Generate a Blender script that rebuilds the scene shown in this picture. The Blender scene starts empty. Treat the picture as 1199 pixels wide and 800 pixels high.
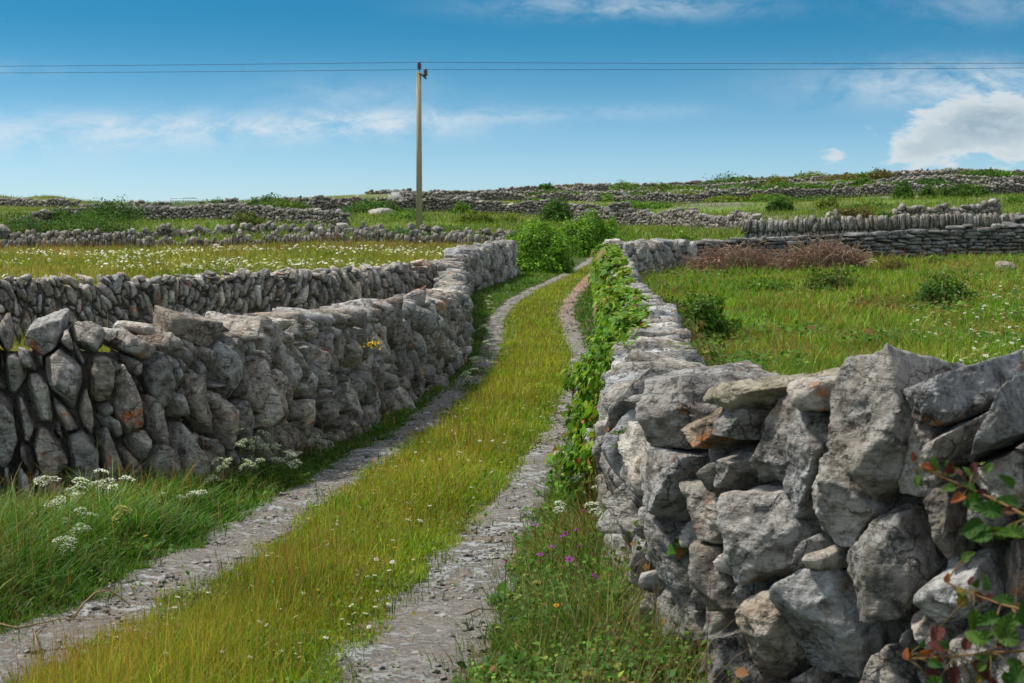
import bpy, bmesh, math, random
import numpy as np
from mathutils import Vector, Matrix, Euler

random.seed(7)
RNG = np.random.default_rng(11)
scene = bpy.context.scene
COL = scene.collection
R = math.radians

# ---------------------------------------------------------------- camera model
F = 1665.0                      # focal length in photograph pixels (1199 wide) = 50 mm
CX, CY = 599.5, 400.0
PITCH = math.atan((400 - 298) / F)
CAMH = 1.67
cp, sp = math.cos(PITCH), math.sin(PITCH)

def slope(px, row):
    """ray of a photo pixel as (x/y, z/y)"""
    u = (px - CX) / F; v = (CY - row) / F
    dy = cp + v * sp; dz = -sp + v * cp
    return u / dy, dz / dy

def ang_of(px, row=330):
    return slope(px, row)[0]

# ---------------------------------------------------------------- noise (numpy)
_perm = np.random.default_rng(3).permutation(512).astype(np.int64)
_perm = np.concatenate([_perm, _perm])
_grad = np.random.default_rng(4).normal(size=(512, 3)); _grad /= np.linalg.norm(_grad, axis=1)[:, None]

def perlin(p):
    p = np.asarray(p, float)
    i = np.floor(p).astype(np.int64); f = p - i
    i &= 255
    u = f * f * f * (f * (f * 6 - 15) + 10)
    def g(dx, dy, dz):
        h = _perm[_perm[_perm[i[:, 0] + dx] + i[:, 1] + dy & 511] + i[:, 2] + dz & 511]
        gr = _grad[h]
        return gr[:, 0] * (f[:, 0] - dx) + gr[:, 1] * (f[:, 1] - dy) + gr[:, 2] * (f[:, 2] - dz)
    def L(a, b, t): return a + t * (b - a)
    x0 = L(g(0,0,0), g(1,0,0), u[:,0]); x1 = L(g(0,1,0), g(1,1,0), u[:,0])
    x2 = L(g(0,0,1), g(1,0,1), u[:,0]); x3 = L(g(0,1,1), g(1,1,1), u[:,0])
    return L(L(x0, x1, u[:,1]), L(x2, x3, u[:,1]), u[:,2]) * 1.5

def fbm(p, o=4, gain=.5):
    s = 0; a = 1
    p = np.asarray(p, float)
    for k in range(o):
        s = s + a * perlin(p * 2 ** k + 17.3 * k); a *= gain
    return s

def n2(x, y, sc, seed=0.0, o=2):
    x = np.atleast_1d(x).astype(float); y = np.atleast_1d(y).astype(float)
    return fbm(np.stack([x * sc + seed, y * sc - seed, np.full_like(x, seed * .37)], 1), o)

# ---------------------------------------------------------------- terrain
_Y = np.array([0, 20, 26, 35, 42, 50, 60, 72, 85, 100, 130, 180, 250, 320, 400, 700, 3200.])
_rows = {
    0:    [437, 403, 350, 332, 317, 306, 297, 283, 268, 256, 245, 239, 0, 0],
    500:  [437, 403, 350, 331, 315, 303, 292, 277, 263, 250, 240, 234, 229, 0],
    700:  [437, 403, 350, 330, 313, 300, 290, 278, 268, 255, 240, 227, 218, 0],
    1199: [437, 395, 342, 320, 300, 285, 273, 262, 252, 240, 226, 212, 205, 0],
}
_A = []; _Z = []
for px, rw in _rows.items():
    _A.append((px - CX) / F)
    z = [0.0]
    for y, r in zip(_Y[1:15], rw):
        z.append(CAMH + (298 - r) * y / F if r else z[-1] - .2)
    z += [z[-1] - 14, z[-1] - 60]
    z[1] = 0.0
    _Z.append(z)
_A = np.array(_A); _Z = np.array(_Z)
_LY = np.log(_Y + 8)

def H(x, y):
    x = np.atleast_1d(np.asarray(x, float)); y = np.atleast_1d(np.asarray(y, float))
    a = np.clip(x / np.maximum(y, 1), _A[0], _A[-1])
    yy = np.clip(y, 0, 3200)
    ly = np.log(yy + 8)
    # smooth profile in depth (average of three taps), linear across columns
    out = 0
    for k, wt in ((-.06, .25), (0, .5), (.06, .25)):
        cols = np.stack([np.interp(ly + k, _LY, _Z[c]) for c in range(4)], 0)
        j = np.clip(np.searchsorted(_A, a) - 1, 0, 2)
        t = (a - _A[j]) / (_A[j + 1] - _A[j]); t = t * t * (3 - 2 * t)
        idx = np.arange(len(a))
        out = out + wt * (cols[j, idx] * (1 - t) + cols[j + 1, idx] * t)
    far = np.clip((y - 20) / 60, 0, 1)
    out = out + n2(x, y, .7, 2.0) * .03 + far * n2(x, y, .06, 5.0) * .28
    fr = np.clip((y - 120) / 200, 0, 1)
    out = out + fr * n2(x, y, .018, 8.0) * 1.0
    for px, yy0, w, hh in ((62, 236, 3.6, 1.5), (0, 232, 5, 1.1), (-60, 232, 8, 1.6)):
        xx0 = ang_of(px) * yy0
        out = out + hh * np.exp(-((x - xx0) / w) ** 2 - ((y - yy0) / 14) ** 2)
    return out

def H1(x, y): return float(H(x, y)[0])

def G(px, row, ymax=400):
    """world point where the ray of a photo pixel meets the ground"""
    a, s = slope(px, row)
    ys = np.geomspace(2, ymax, 1500)
    zz = CAMH + s * ys
    d = zz - H(a * ys, ys)
    k = np.argmax(d < 0)
    if d[k] >= 0: k = len(ys) - 1
    y = ys[k]
    return Vector((a * y, y, H1(a * y, y)))

def P_at(px, y, dz=0.0):
    x = ang_of(px) * y
    return Vector((x, y, H1(x, y) + dz))

# ---------------------------------------------------------------- object helpers
def tag(o, label=None, cat=None, group=None, kind=None):
    if label: o['label'] = label
    if cat: o['category'] = cat
    if group: o['group'] = group
    if kind: o['kind'] = kind
    return o

def empty(name, loc, label=None, cat=None, group=None):
    o = bpy.data.objects.new(name, None); COL.objects.link(o)
    o.location = loc; o.empty_display_size = .1
    return tag(o, label, cat, group)

def make_mesh(name, V, T, mats, tint=None, rnd=None, smooth=True, mat_idx=None, nper=3):
    V = np.ascontiguousarray(V, dtype=np.float32); T = np.ascontiguousarray(T, dtype=np.int32)
    me = bpy.data.meshes.new(name)
    me.vertices.add(len(V)); me.vertices.foreach_set('co', V.ravel())
    n = len(T)
    me.loops.add(n * nper); me.loops.foreach_set('vertex_index', T.ravel())
    me.polygons.add(n)
    me.polygons.foreach_set('loop_start', np.arange(0, n * nper, nper, dtype=np.int32))
    if mat_idx is not None:
        me.polygons.foreach_set('material_index', np.asarray(mat_idx, dtype=np.int32))
    me.update(calc_edges=True)
    if smooth: me.polygons.foreach_set('use_smooth', np.ones(n, dtype=bool))
    if tint is not None:
        c = np.ones((len(V), 4), np.float32); c[:, :3] = tint
        at = me.color_attributes.new('tint', 'FLOAT_COLOR', 'POINT'); at.data.foreach_set('color', c.ravel())
    if rnd is not None:
        at = me.attributes.new('rnd', 'FLOAT', 'POINT')
        at.data.foreach_set('value', np.ascontiguousarray(rnd, dtype=np.float32))
    for m in (mats if isinstance(mats, (list, tuple)) else [mats]): me.materials.append(m)
    return me

def link(name, me, parent=None, loc=None):
    o = bpy.data.objects.new(name, me); COL.objects.link(o)
    if parent: o.parent = parent
    if loc is not None: o.location = loc
    return o

class Buf:
    def __init__(s): s.V = []; s.T = []; s.C = []; s.R = []; s.M = []; s.n = 0
    def add(s, V, T, tint=(1, 1, 1), rnd=0.0, mi=0):
        V = np.asarray(V, float); T = np.asarray(T, int)
        s.V.append(V); s.T.append(T + s.n)
        c = np.empty((len(V), 3)); c[:] = tint; s.C.append(c)
        r = np.empty(len(V)); r[:] = rnd; s.R.append(r)
        m = np.empty(len(T), int); m[:] = mi; s.M.append(m)
        s.n += len(V)
    def build(s, name, mats, parent=None, loc=None, smooth=True):
        V = np.concatenate(s.V)
        if loc is not None and parent is None: V = V - np.array(loc)
        elif parent is not None: V = V - np.array(parent.location) - (np.array(loc) if loc is not None else 0)
        me = make_mesh(name, V, np.concatenate(s.T), mats, np.concatenate(s.C), np.concatenate(s.R), smooth, np.concatenate(s.M))
        return link(name, me, parent, loc)

def tube(pts, rad, seg=8, cap=True):
    pts = [np.array(p, float) for p in pts]; n = len(pts)
    rad = np.broadcast_to(np.asarray(rad, float), (n,))
    V = []; T = []
    prev = None
    for i in range(n):
        d = pts[min(i + 1, n - 1)] - pts[max(i - 1, 0)]; d /= (np.linalg.norm(d) + 1e-9)
        u = prev if prev is not None else (np.array([1., 0, 0]) if abs(d[0]) < .8 else np.array([0, 1., 0]))
        u = u - d * u.dot(d); u /= np.linalg.norm(u); prev = u
        v = np.cross(d, u)
        for k in range(seg):
            a = 2 * math.pi * k / seg
            V.append(pts[i] + rad[i] * (math.cos(a) * u + math.sin(a) * v))
    for i in range(n - 1):
        for k in range(seg):
            a = i * seg + k; b = i * seg + (k + 1) % seg
            T += [(a, b, b + seg), (a, b + seg, a + seg)]
    if cap:
        V.append(pts[0]); V.append(pts[-1]); c0 = len(V) - 2
        for k in range(seg):
            T.append((c0, (k + 1) % seg, k)); T.append((c0 + 1, (n - 1) * seg + k, (n - 1) * seg + (k + 1) % seg))
    return np.array(V), np.array(T)

def box(c, s, rz=0.0):
    c = np.array(c, float); s = np.array(s, float) / 2
    V = np.array([[x, y, z] for x in (-1, 1) for y in (-1, 1) for z in (-1, 1)]) * s
    m = np.array([[math.cos(rz), -math.sin(rz), 0], [math.sin(rz), math.cos(rz), 0], [0, 0, 1]])
    V = V @ m.T + c
    T = []
    for q in ((0,1,3,2),(4,6,7,5),(0,4,5,1),(2,3,7,6),(0,2,6,4),(1,5,7,3)):
        T += [(q[0], q[1], q[2]), (q[0], q[2], q[3])]
    return V, np.array(T)

def rand_rot(n, tilt=None, rng=RNG):
    """n rotation matrices: random spin about z, then tilt about a random horizontal axis"""
    a = rng.uniform(0, 2 * math.pi, n)
    t = tilt if tilt is not None else np.arccos(rng.uniform(-1, 1, n))
    b = rng.uniform(0, 2 * math.pi, n)
    def Rz(q):
        m = np.zeros((n, 3, 3)); m[:,0,0] = np.cos(q); m[:,0,1] = -np.sin(q); m[:,1,0] = np.sin(q); m[:,1,1] = np.cos(q); m[:,2,2] = 1
        return m
    def Rx(q):
        m = np.zeros((n, 3, 3)); m[:,1,1] = np.cos(q); m[:,1,2] = -np.sin(q); m[:,2,1] = np.sin(q); m[:,2,2] = np.cos(q); m[:,0,0] = 1
        return m
    return Rz(b) @ Rx(np.broadcast_to(t, (n,))) @ Rz(a)

def scatter(buf, pv, pt, P, Rm, S, tint, pshade=None, rnd=None):
    """copies of a small prototype written straight into one buffer"""
    n = len(P); k = len(pv)
    if n == 0: return
    S = np.broadcast_to(np.asarray(S, float), (n,))
    V = np.einsum('nij,kj->nki', Rm, pv) * S[:, None, None] + P[:, None, :]
    T = pt[None] + (np.arange(n) * k)[:, None, None]
    C = np.repeat(np.broadcast_to(np.asarray(tint, float), (n, 3))[:, None, :], k, 1)
    if pshade is not None: C = C * np.asarray(pshade)[None, :, None]
    buf.add(V.reshape(-1, 3), T.reshape(-1, 3), C.reshape(-1, 3), 0.0 if rnd is None else np.repeat(rnd, k))

# ---------------------------------------------------------------- materials
def new_mat(name):
    m = bpy.data.materials.new(name); m.use_nodes = True
    nt = m.node_tree; nt.nodes.clear()
    return m, nt, nt.nodes, nt.links

class NT:
    """tiny node-graph writer"""
    def __init__(s, nt): s.nt = nt
    def node(s, t, **kw):
        n = s.nt.nodes.new(t)
        for k, v in kw.items():
            if k.startswith('_'): setattr(n, k[1:], v)
        return n
    def L(s, a, b): s.nt.links.new(a, b)
    def math(s, op, a, b=None, c=None, clamp=False):
        n = s.nt.nodes.new('ShaderNodeMath'); n.operation = op; n.use_clamp = clamp
        for i, v in enumerate((a, b, c)):
            if v is None: continue
            if isinstance(v, (int, float)): n.inputs[i].default_value = v
            else: s.L(v, n.inputs[i])
        return n.outputs[0]
    def noise(s, vec, scale, detail=4, rough=.55, dist=0.0, col=False):
        n = s.nt.nodes.new('ShaderNodeTexNoise'); n.inputs['Scale'].default_value = scale
        n.inputs['Detail'].default_value = detail; n.inputs['Roughness'].default_value = rough; n.inputs['Distortion'].default_value = dist
        if vec is not None: s.L(vec, n.inputs['Vector'])
        return n.outputs['Color' if col else 'Fac']
    def voro(s, vec, scale, feature='F1', out='Distance'):
        n = s.nt.nodes.new('ShaderNodeTexVoronoi'); n.feature = feature; n.inputs['Scale'].default_value = scale
        if vec is not None: s.L(vec, n.inputs['Vector'])
        return n.outputs[out]
    def ramp(s, fac, lo, hi, a=0.0, b=1.0):
        n = s.nt.nodes.new('ShaderNodeMapRange'); n.interpolation_type = 'SMOOTHSTEP'
        n.inputs[1].default_value = lo; n.inputs[2].default_value = hi; n.inputs[3].default_value = a; n.inputs[4].default_value = b
        s.L(fac, n.inputs[0]); return n.outputs[0]
    def mix(s, fac, a, b, mode='MIX'):
        n = s.nt.nodes.new('ShaderNodeMix'); n.data_type = 'RGBA'; n.blend_type = mode
        for sock, v in ((n.inputs[0], fac), (n.inputs[6], a), (n.inputs[7], b)):
            if isinstance(v, (int, float)): sock.default_value = v
            elif isinstance(v, tuple): sock.default_value = (*v, 1)
            else: s.L(v, sock)
        return n.outputs[2]
    def attr(s, name, out='Color'):
        n = s.nt.nodes.new('ShaderNodeAttribute'); n.attribute_name = name; return n.outputs[out]
    def coord(s, out='Object'):
        return s.nt.nodes.new('ShaderNodeTexCoord').outputs[out]
    def vmath(s, op, a, b):
        n = s.nt.nodes.new('ShaderNodeVectorMath'); n.operation = op
        for i, v in enumerate((a, b)):
            if isinstance(v, tuple): n.inputs[i].default_value = v
            else: s.L(v, n.inputs[i])
        return n.outputs[0]
    def bump(s, h, strength, dist, normal=None):
        n = s.nt.nodes.new('ShaderNodeBump'); n.inputs['Strength'].default_value = strength; n.inputs['Distance'].default_value = dist
        s.L(h, n.inputs['Height'])
        if normal is not None: s.L(normal, n.inputs['Normal'])
        return n.outputs[0]
    def bsdf(s, color, rough=.8, normal=None, spec=.3):
        n = s.nt.nodes.new('ShaderNodeBsdfPrincipled')
        if isinstance(color, tuple): n.inputs['Base Color'].default_value = (*color, 1)
        else: s.L(color, n.inputs['Base Color'])
        if isinstance(rough, (int, float)): n.inputs['Roughness'].default_value = rough
        else: s.L(rough, n.inputs['Roughness'])
        n.inputs['Specular IOR Level'].default_value = spec
        if normal is not None: s.L(normal, n.inputs['Normal'])
        return n.outputs[0]
    def out(s, sh):
        o = s.nt.nodes.new('ShaderNodeOutputMaterial'); s.L(sh, o.inputs['Surface'])

def stone_material(name, light, dark, warm, orange=.5, white=.5, bump=1.0, fine=True):
    m, nt, N, Lk = new_mat(name); g = NT(nt)
    v = g.coord('Object'); r = g.attr('rnd', 'Fac')
    comb = nt.nodes.new('ShaderNodeCombineXYZ')
    g.L(g.math('MULTIPLY', r, 37.0), comb.inputs[0]); g.L(g.math('MULTIPLY', r, 91.0), comb.inputs[1]); g.L(g.math('MULTIPLY', r, 53.0), comb.inputs[2])
    v = g.vmath('ADD', v, comb.outputs[0])
    big = g.noise(v, 4.5, 5, .6, .6)
    mott = g.noise(v, 16, 8, .7, .4)
    c = g.mix(g.ramp(big, .35, .65), dark, light)
    c = g.mix(g.ramp(g.noise(v, 2.7, 4, .6), .48, .66, 0, .8), c, warm)
    c = g.mix(g.ramp(mott, .42, .72, 0, .75), c, tuple(min(1, x * 1.5) for x in light))
    c = g.mix(g.ramp(mott, .50, .32, 0, .85), c, tuple(x * .38 for x in dark))
    # crusty pale lichen
    w = g.math('MULTIPLY', g.ramp(g.noise(v, 7, 8, .72, .8), .52, .60), g.ramp(g.noise(v, 45, 3, .6), .4, .55))
    c = g.mix(g.math('MULTIPLY', w, white), c, (.50, .51, .50))
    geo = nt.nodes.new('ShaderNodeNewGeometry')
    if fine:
        edge_hl = g.math('MULTIPLY', g.ramp(geo.outputs['Pointiness'], .515, .60), g.ramp(g.noise(v, 20, 5, .7), .38, .6))  # edge highlight painted into the colour, mixed with lichen and wear
        c = g.mix(g.math('MULTIPLY', edge_hl, .6), c, (.46, .45, .42))
        sp = g.ramp(g.noise(v, 130, 3, .7), .60, .70, 0, .8)
        c = g.mix(sp, c, (.50, .49, .46))
        dk = g.ramp(g.noise(g.vmath('ADD', v, (3.1, 7.7, 1.3)), 95, 4, .7), .60, .70, 0, .8)
        c = g.mix(dk, c, (.035, .033, .03))
    # orange lichen blotches
    o1 = g.ramp(g.noise(g.vmath('ADD', v, (11, 5, 3)), 3.0, 3, .6), .66 - .06 * orange, .74 - .06 * orange)
    o2 = g.ramp(g.noise(g.vmath('ADD', v, (5, 1, 9)), 22, 6, .7, .5), .46, .56)
    c = g.mix(g.math('MULTIPLY', g.math('MULTIPLY', o1, o2), .9), c, (.46, .15, .03))
    # a little green-black algae
    al = g.ramp(g.noise(g.vmath('ADD', v, (1, 15, 6)), 3.3, 6, .65), .58, .72, 0, .45)
    c = g.mix(al, c, (.07, .07, .045))
    c = g.mix(1.0, c, g.attr('tint'), 'MULTIPLY')
    wv = g.vmath('ADD', v, g.vmath('SCALE', g.noise(v, 6, 5, .6, 0, True), (0, 0, 0)))
    wv.node.inputs[1].links[0].from_node.inputs['Scale'].default_value = .22
    cm = nt.nodes.new('ShaderNodeMapping'); cm.inputs['Scale'].default_value = (3.2, 3.2, 6.5); cm.inputs['Rotation'].default_value = (.6, .4, .3); g.L(wv, cm.inputs['Vector'])
    ck = g.ramp(g.voro(cm.outputs[0], 1.0, 'DISTANCE_TO_EDGE'), .0, .024, 1, 0)
    ck = g.math('MULTIPLY', ck, g.ramp(g.noise(v, 3.5, 3, .6), .46, .56))
    c = g.mix(g.math('MULTIPLY', ck, .5), c, (.04, .036, .03))
    st = nt.nodes.new('ShaderNodeMapping'); st.inputs['Scale'].default_value = (9, 9, 40); st.inputs['Rotation'].default_value = (.5, .9, 0)
    g.L(v, st.inputs['Vector'])
    h = g.math('ADD', g.math('MULTIPLY', g.noise(v, 14, 10, .68, .3), 1.0), g.math('MULTIPLY', g.noise(st.outputs[0], 1.0, 4, .6), .55))
    pit = g.ramp(g.voro(v, 38), .0, .32)
    h = g.math('SUBTRACT', g.math('ADD', h, g.math('MULTIPLY', pit, .18)), g.math('MULTIPLY', ck, .6))
    nrm = g.bump(h, 1.0 * bump, .05)
    if fine:
        nrm = g.bump(g.noise(v, 110, 6, .7), .7 * bump, .004, nrm)
    g.out(g.bsdf(c, .9, nrm, .2))
    return m

M = {}
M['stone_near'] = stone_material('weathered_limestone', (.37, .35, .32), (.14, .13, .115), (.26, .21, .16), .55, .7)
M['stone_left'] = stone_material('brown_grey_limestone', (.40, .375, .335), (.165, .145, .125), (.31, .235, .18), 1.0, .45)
M['stone_slab'] = stone_material('dark_slab_limestone', (.22, .215, .20), (.11, .105, .098), (.16, .14, .12), .0, .5, 1.0, False)
M['stone_far'] = stone_material('far_limestone', (.32, .30, .27), (.14, .13, .115), (.21, .18, .15), .2, .6, 1.0, False)

def leaf_material(name, trans=.35, rough=.5, spec=.3):
    m, nt, N, Lk = new_mat(name); g = NT(nt)
    c = g.attr('tint')
    b = g.bsdf(c, rough, None, spec)
    t = nt.nodes.new('ShaderNodeBsdfTranslucent')
    g.L(g.mix(1.0, c, (1.15, 1.2, .55), 'MULTIPLY'), t.inputs['Color'])
    mx = nt.nodes.new('ShaderNodeMixShader'); mx.inputs[0].default_value = trans
    g.L(b, mx.inputs[1]); g.L(t.outputs[0], mx.inputs[2]); g.out(mx.outputs[0])
    return m
M['grass'] = leaf_material('grass_blades', .38, .55, .25)
M['leaf'] = leaf_material('green_leaves', .32, .6, .18)
M['petal'] = leaf_material('flower_petals', .3, .6, .2)
M['twig'] = leaf_material('dry_stems', .0, .8, .1)

def ground_material():
    m, nt, N, Lk = new_mat('meadow_soil'); g = NT(nt)
    v = g.coord('Object')
    t = g.attr('tint')
    n = g.noise(v, 3.0, 8, .7)
    f = g.noise(v, 60, 5, .7)
    c = g.mix(1.0, t, g.mix(g.ramp(n, .3, .7), (.55, .55, .5), (1.35, 1.3, 1.2)), 'MULTIPLY')
    c = g.mix(1.0, c, g.mix(g.ramp(f, .3, .7), (.55, .55, .55), (1.4, 1.4, 1.3)), 'MULTIPLY')
    nrm = g.bump(g.math('ADD', f, g.math('MULTIPLY', n, 3)), .7, .03)
    g.out(g.bsdf(c, .95, nrm, .1)); return m
M['ground'] = ground_material()

def path_material():
    m, nt, N, Lk = new_mat('gravel_and_bedrock'); g = NT(nt)
    v = g.coord('Object')
    mp = nt.nodes.new('ShaderNodeMapping'); mp.inputs['Scale'].default_value = (.9, 1.15, 1.0); g.L(v, mp.inputs['Vector']); vv = mp.outputs[0]
    fine = g.noise(v, 140, 6, .75); mid = g.noise(v, 28, 6, .7); big = g.noise(vv, 3.2, 6, .65, .8)
    soil = g.mix(g.ramp(mid, .35, .65), (.16, .14, .115), (.29, .265, .23))
    peb = g.voro(v, 60, 'F1', 'Color')
    soil = g.mix(.35, soil, g.mix(g.ramp(g.voro(v, 60), .1, .5), (.30, .29, .27), (.10, .08, .06)))
    rockc = g.mix(g.ramp(fine, .35, .65), (.26, .26, .25), (.42, .425, .42))
    rock = g.ramp(g.math('ADD', g.math('ADD', g.math('MULTIPLY', big, .3), g.math('MULTIPLY', g.noise(vv, 13, 8, .7), .5)), g.math('MULTIPLY', mid, .2)), .485, .53)
    rock = g.math('MULTIPLY', rock, g.ramp(g.noise(v, .9, 4, .6, .5), .40, .60, .25, 1))
    c = g.mix(rock, soil, rockc)
    c = g.mix(g.ramp(g.noise(v, 9, 4, .6), .58, .72, 0, .5), c, (.19, .115, .07))
    c = g.mix(1.0, c, g.attr('tint'), 'MULTIPLY')
    h = g.math('ADD', g.math('MULTIPLY', rock, .5), g.math('ADD', g.math('MULTIPLY', mid, .6), g.math('MULTIPLY', fine, .25)))
    nrm = g.bump(h, .9, .03)
    g.out(g.bsdf(c, .88, nrm, .2)); return m
M['path'] = path_material()

def plain(name, col, rough=.7, metal=0.0, var=.25, scale=20, spec=.3):
    m, nt, N, Lk = new_mat(name); g = NT(nt)
    v = g.coord('Object'); n = g.noise(v, scale, 6, .65)
    c = g.mix(g.ramp(n, .3, .7), tuple(x * (1 - var) for x in col), tuple(min(1, x * (1 + var)) for x in col))
    b = g.bsdf(c, rough, g.bump(n, .4, .01), spec)
    b.node.inputs['Metallic'].default_value = metal
    g.out(b); return m
M['galv'] = plain('galvanised_steel', (.45, .46, .47), .5, .6)
M['insul'] = plain('brown_glazed_porcelain', (.07, .022, .018), .25, 0, .2, 20, .5)
M['iron'] = plain('dull_grey_iron', (.12, .13, .13), .6, .5)
M['wire'] = plain('weathered_conductor', (.05, .055, .06), .6, .3)
M['render'] = plain('white_painted_render', (.42, .42, .41), .8, 0, .12, 3)
M['roof'] = plain('pale_sheet_roof', (.36, .36, .36), .7, 0, .2, 3)
M['dark'] = plain('dark_opening', (.02, .02, .02), .8)

def pole_material():
    m, nt, N, Lk = new_mat('weathered_pole_timber'); g = NT(nt)
    v = g.coord('Object')
    mp = nt.nodes.new('ShaderNodeMapping'); mp.inputs['Scale'].default_value = (30, 30, 1.2); g.L(v, mp.inputs['Vector'])
    n = g.noise(mp.outputs[0], 1.0, 6, .7)
    c = g.mix(g.ramp(n, .3, .7), (.25, .21, .14), (.42, .37, .26))
    sep = nt.nodes.new('ShaderNodeSeparateXYZ'); g.L(v, sep.inputs[0])
    c = g.mix(g.ramp(sep.outputs[2], 8.6, 9.6, 0, .6), c, (.20, .22, .09))
    g.out(g.bsdf(c, .85, g.bump(n, .5, .01), .2)); return m
M['pole'] = pole_material()

# ---------------------------------------------------------------- stones
_ico = {}
def ico(level):
    if level not in _ico:
        bm = bmesh.new(); bmesh.ops.create_icosphere(bm, subdivisions=level, radius=1)
        V = np.array([v.co[:] for v in bm.verts]); T = np.array([[v.index for v in f.verts] for f in bm.faces])
        bm.free(); _ico[level] = (V, T)
    return _ico[level]

def stone_shape(planes, half, level, seed, rough=.06, k=16):
    """a block bounded by planes (unit normal, distance from its centre), edges worn, surface broken"""
    V, T = ico(level)
    p = V * np.array(half)
    nrm = np.array([q[0] for q in planes]); d = np.maximum(np.array([q[1] for q in planes]), .012)
    q = np.maximum((p @ nrm.T) / d, 0)
    s = (q ** k).sum(1) ** (1.0 / k)
    out = p / s[:, None]
    if rough > 0 and level >= 2:
        sz = float(np.mean(half))
        c = out / sz + seed * 7.13
        a = fbm(c * 1.1, 6 if level >= 5 else 3, .52)
        ridge = 1 - np.abs(perlin(c * 1.7 + 5)) * 2
        b = a * .75 + .28 * ridge
        if level >= 5:
            ax = np.array([math.sin(seed * 1.7), .5 * math.cos(seed), math.cos(seed * 1.7)]); ax /= np.linalg.norm(ax)
            la = (c @ ax) * 3.2 + .5 * perlin(c * .9 + 3)
            led = la - np.floor(la); led = np.where(led < .82, led, (1 - led) / .18 * .82)      # broken beds
            b = b + .42 * (led - .4) * np.clip(.5 + 1.5 * perlin(c * .8 + 9), 0, 1)
            b = b + .34 * (.7 - 2 * np.abs(perlin(c * 1.9 + 4))) + .16 * (.7 - 2 * np.abs(perlin(c * 5.1))) + .10 * (.7 - 2 * np.abs(perlin(c * 11 + 2))) + .07 * perlin(c * 23)
        r = np.linalg.norm(out, axis=1)[:, None]
        out = out + out / r * (b[:, None] - (.55 if level >= 5 else .2)) * rough * sz
    return out, T

class Curve:
    def __init__(s, pts):
        s.p = np.array([(q[0], q[1]) for q in pts], float)
        d = np.linalg.norm(np.diff(s.p, axis=0), axis=1)
        s.s = np.concatenate([[0], np.cumsum(d)]); s.len = s.s[-1]
        # smoothed dense copy
        n = max(8, int(s.len / .25)); t = np.linspace(0, s.len, n)
        q = np.stack([np.interp(t, s.s, s.p[:, 0]), np.interp(t, s.s, s.p[:, 1])], 1)
        for _ in range(3):
            q[1:-1] = (q[:-2] + 2 * q[1:-1] + q[2:]) / 4
        s.q = q; s.t = t
    def at(s, t):
        x = np.interp(t, s.t, s.q[:, 0]); y = np.interp(t, s.t, s.q[:, 1])
        e = .12
        dx = np.interp(t + e, s.t, s.q[:, 0]) - np.interp(t - e, s.t, s.q[:, 0])
        dy = np.interp(t + e, s.t, s.q[:, 1]) - np.interp(t - e, s.t, s.q[:, 1])
        l = np.hypot(dx, dy) + 1e-9
        return x, y, dx / l, dy / l
    def dist(s, x, y):
        best = np.full(len(x), 1e9)
        for i in range(0, len(s.q) - 1):
            a = s.q[i]; b = s.q[i + 1]; ab = b - a; L = (ab ** 2).sum() + 1e-9
            t = np.clip(((x - a[0]) * ab[0] + (y - a[1]) * ab[1]) / L, 0, 1)
            best = np.minimum(best, np.hypot(x - a[0] - t * ab[0], y - a[1] - t * ab[1]))
        return best

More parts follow.
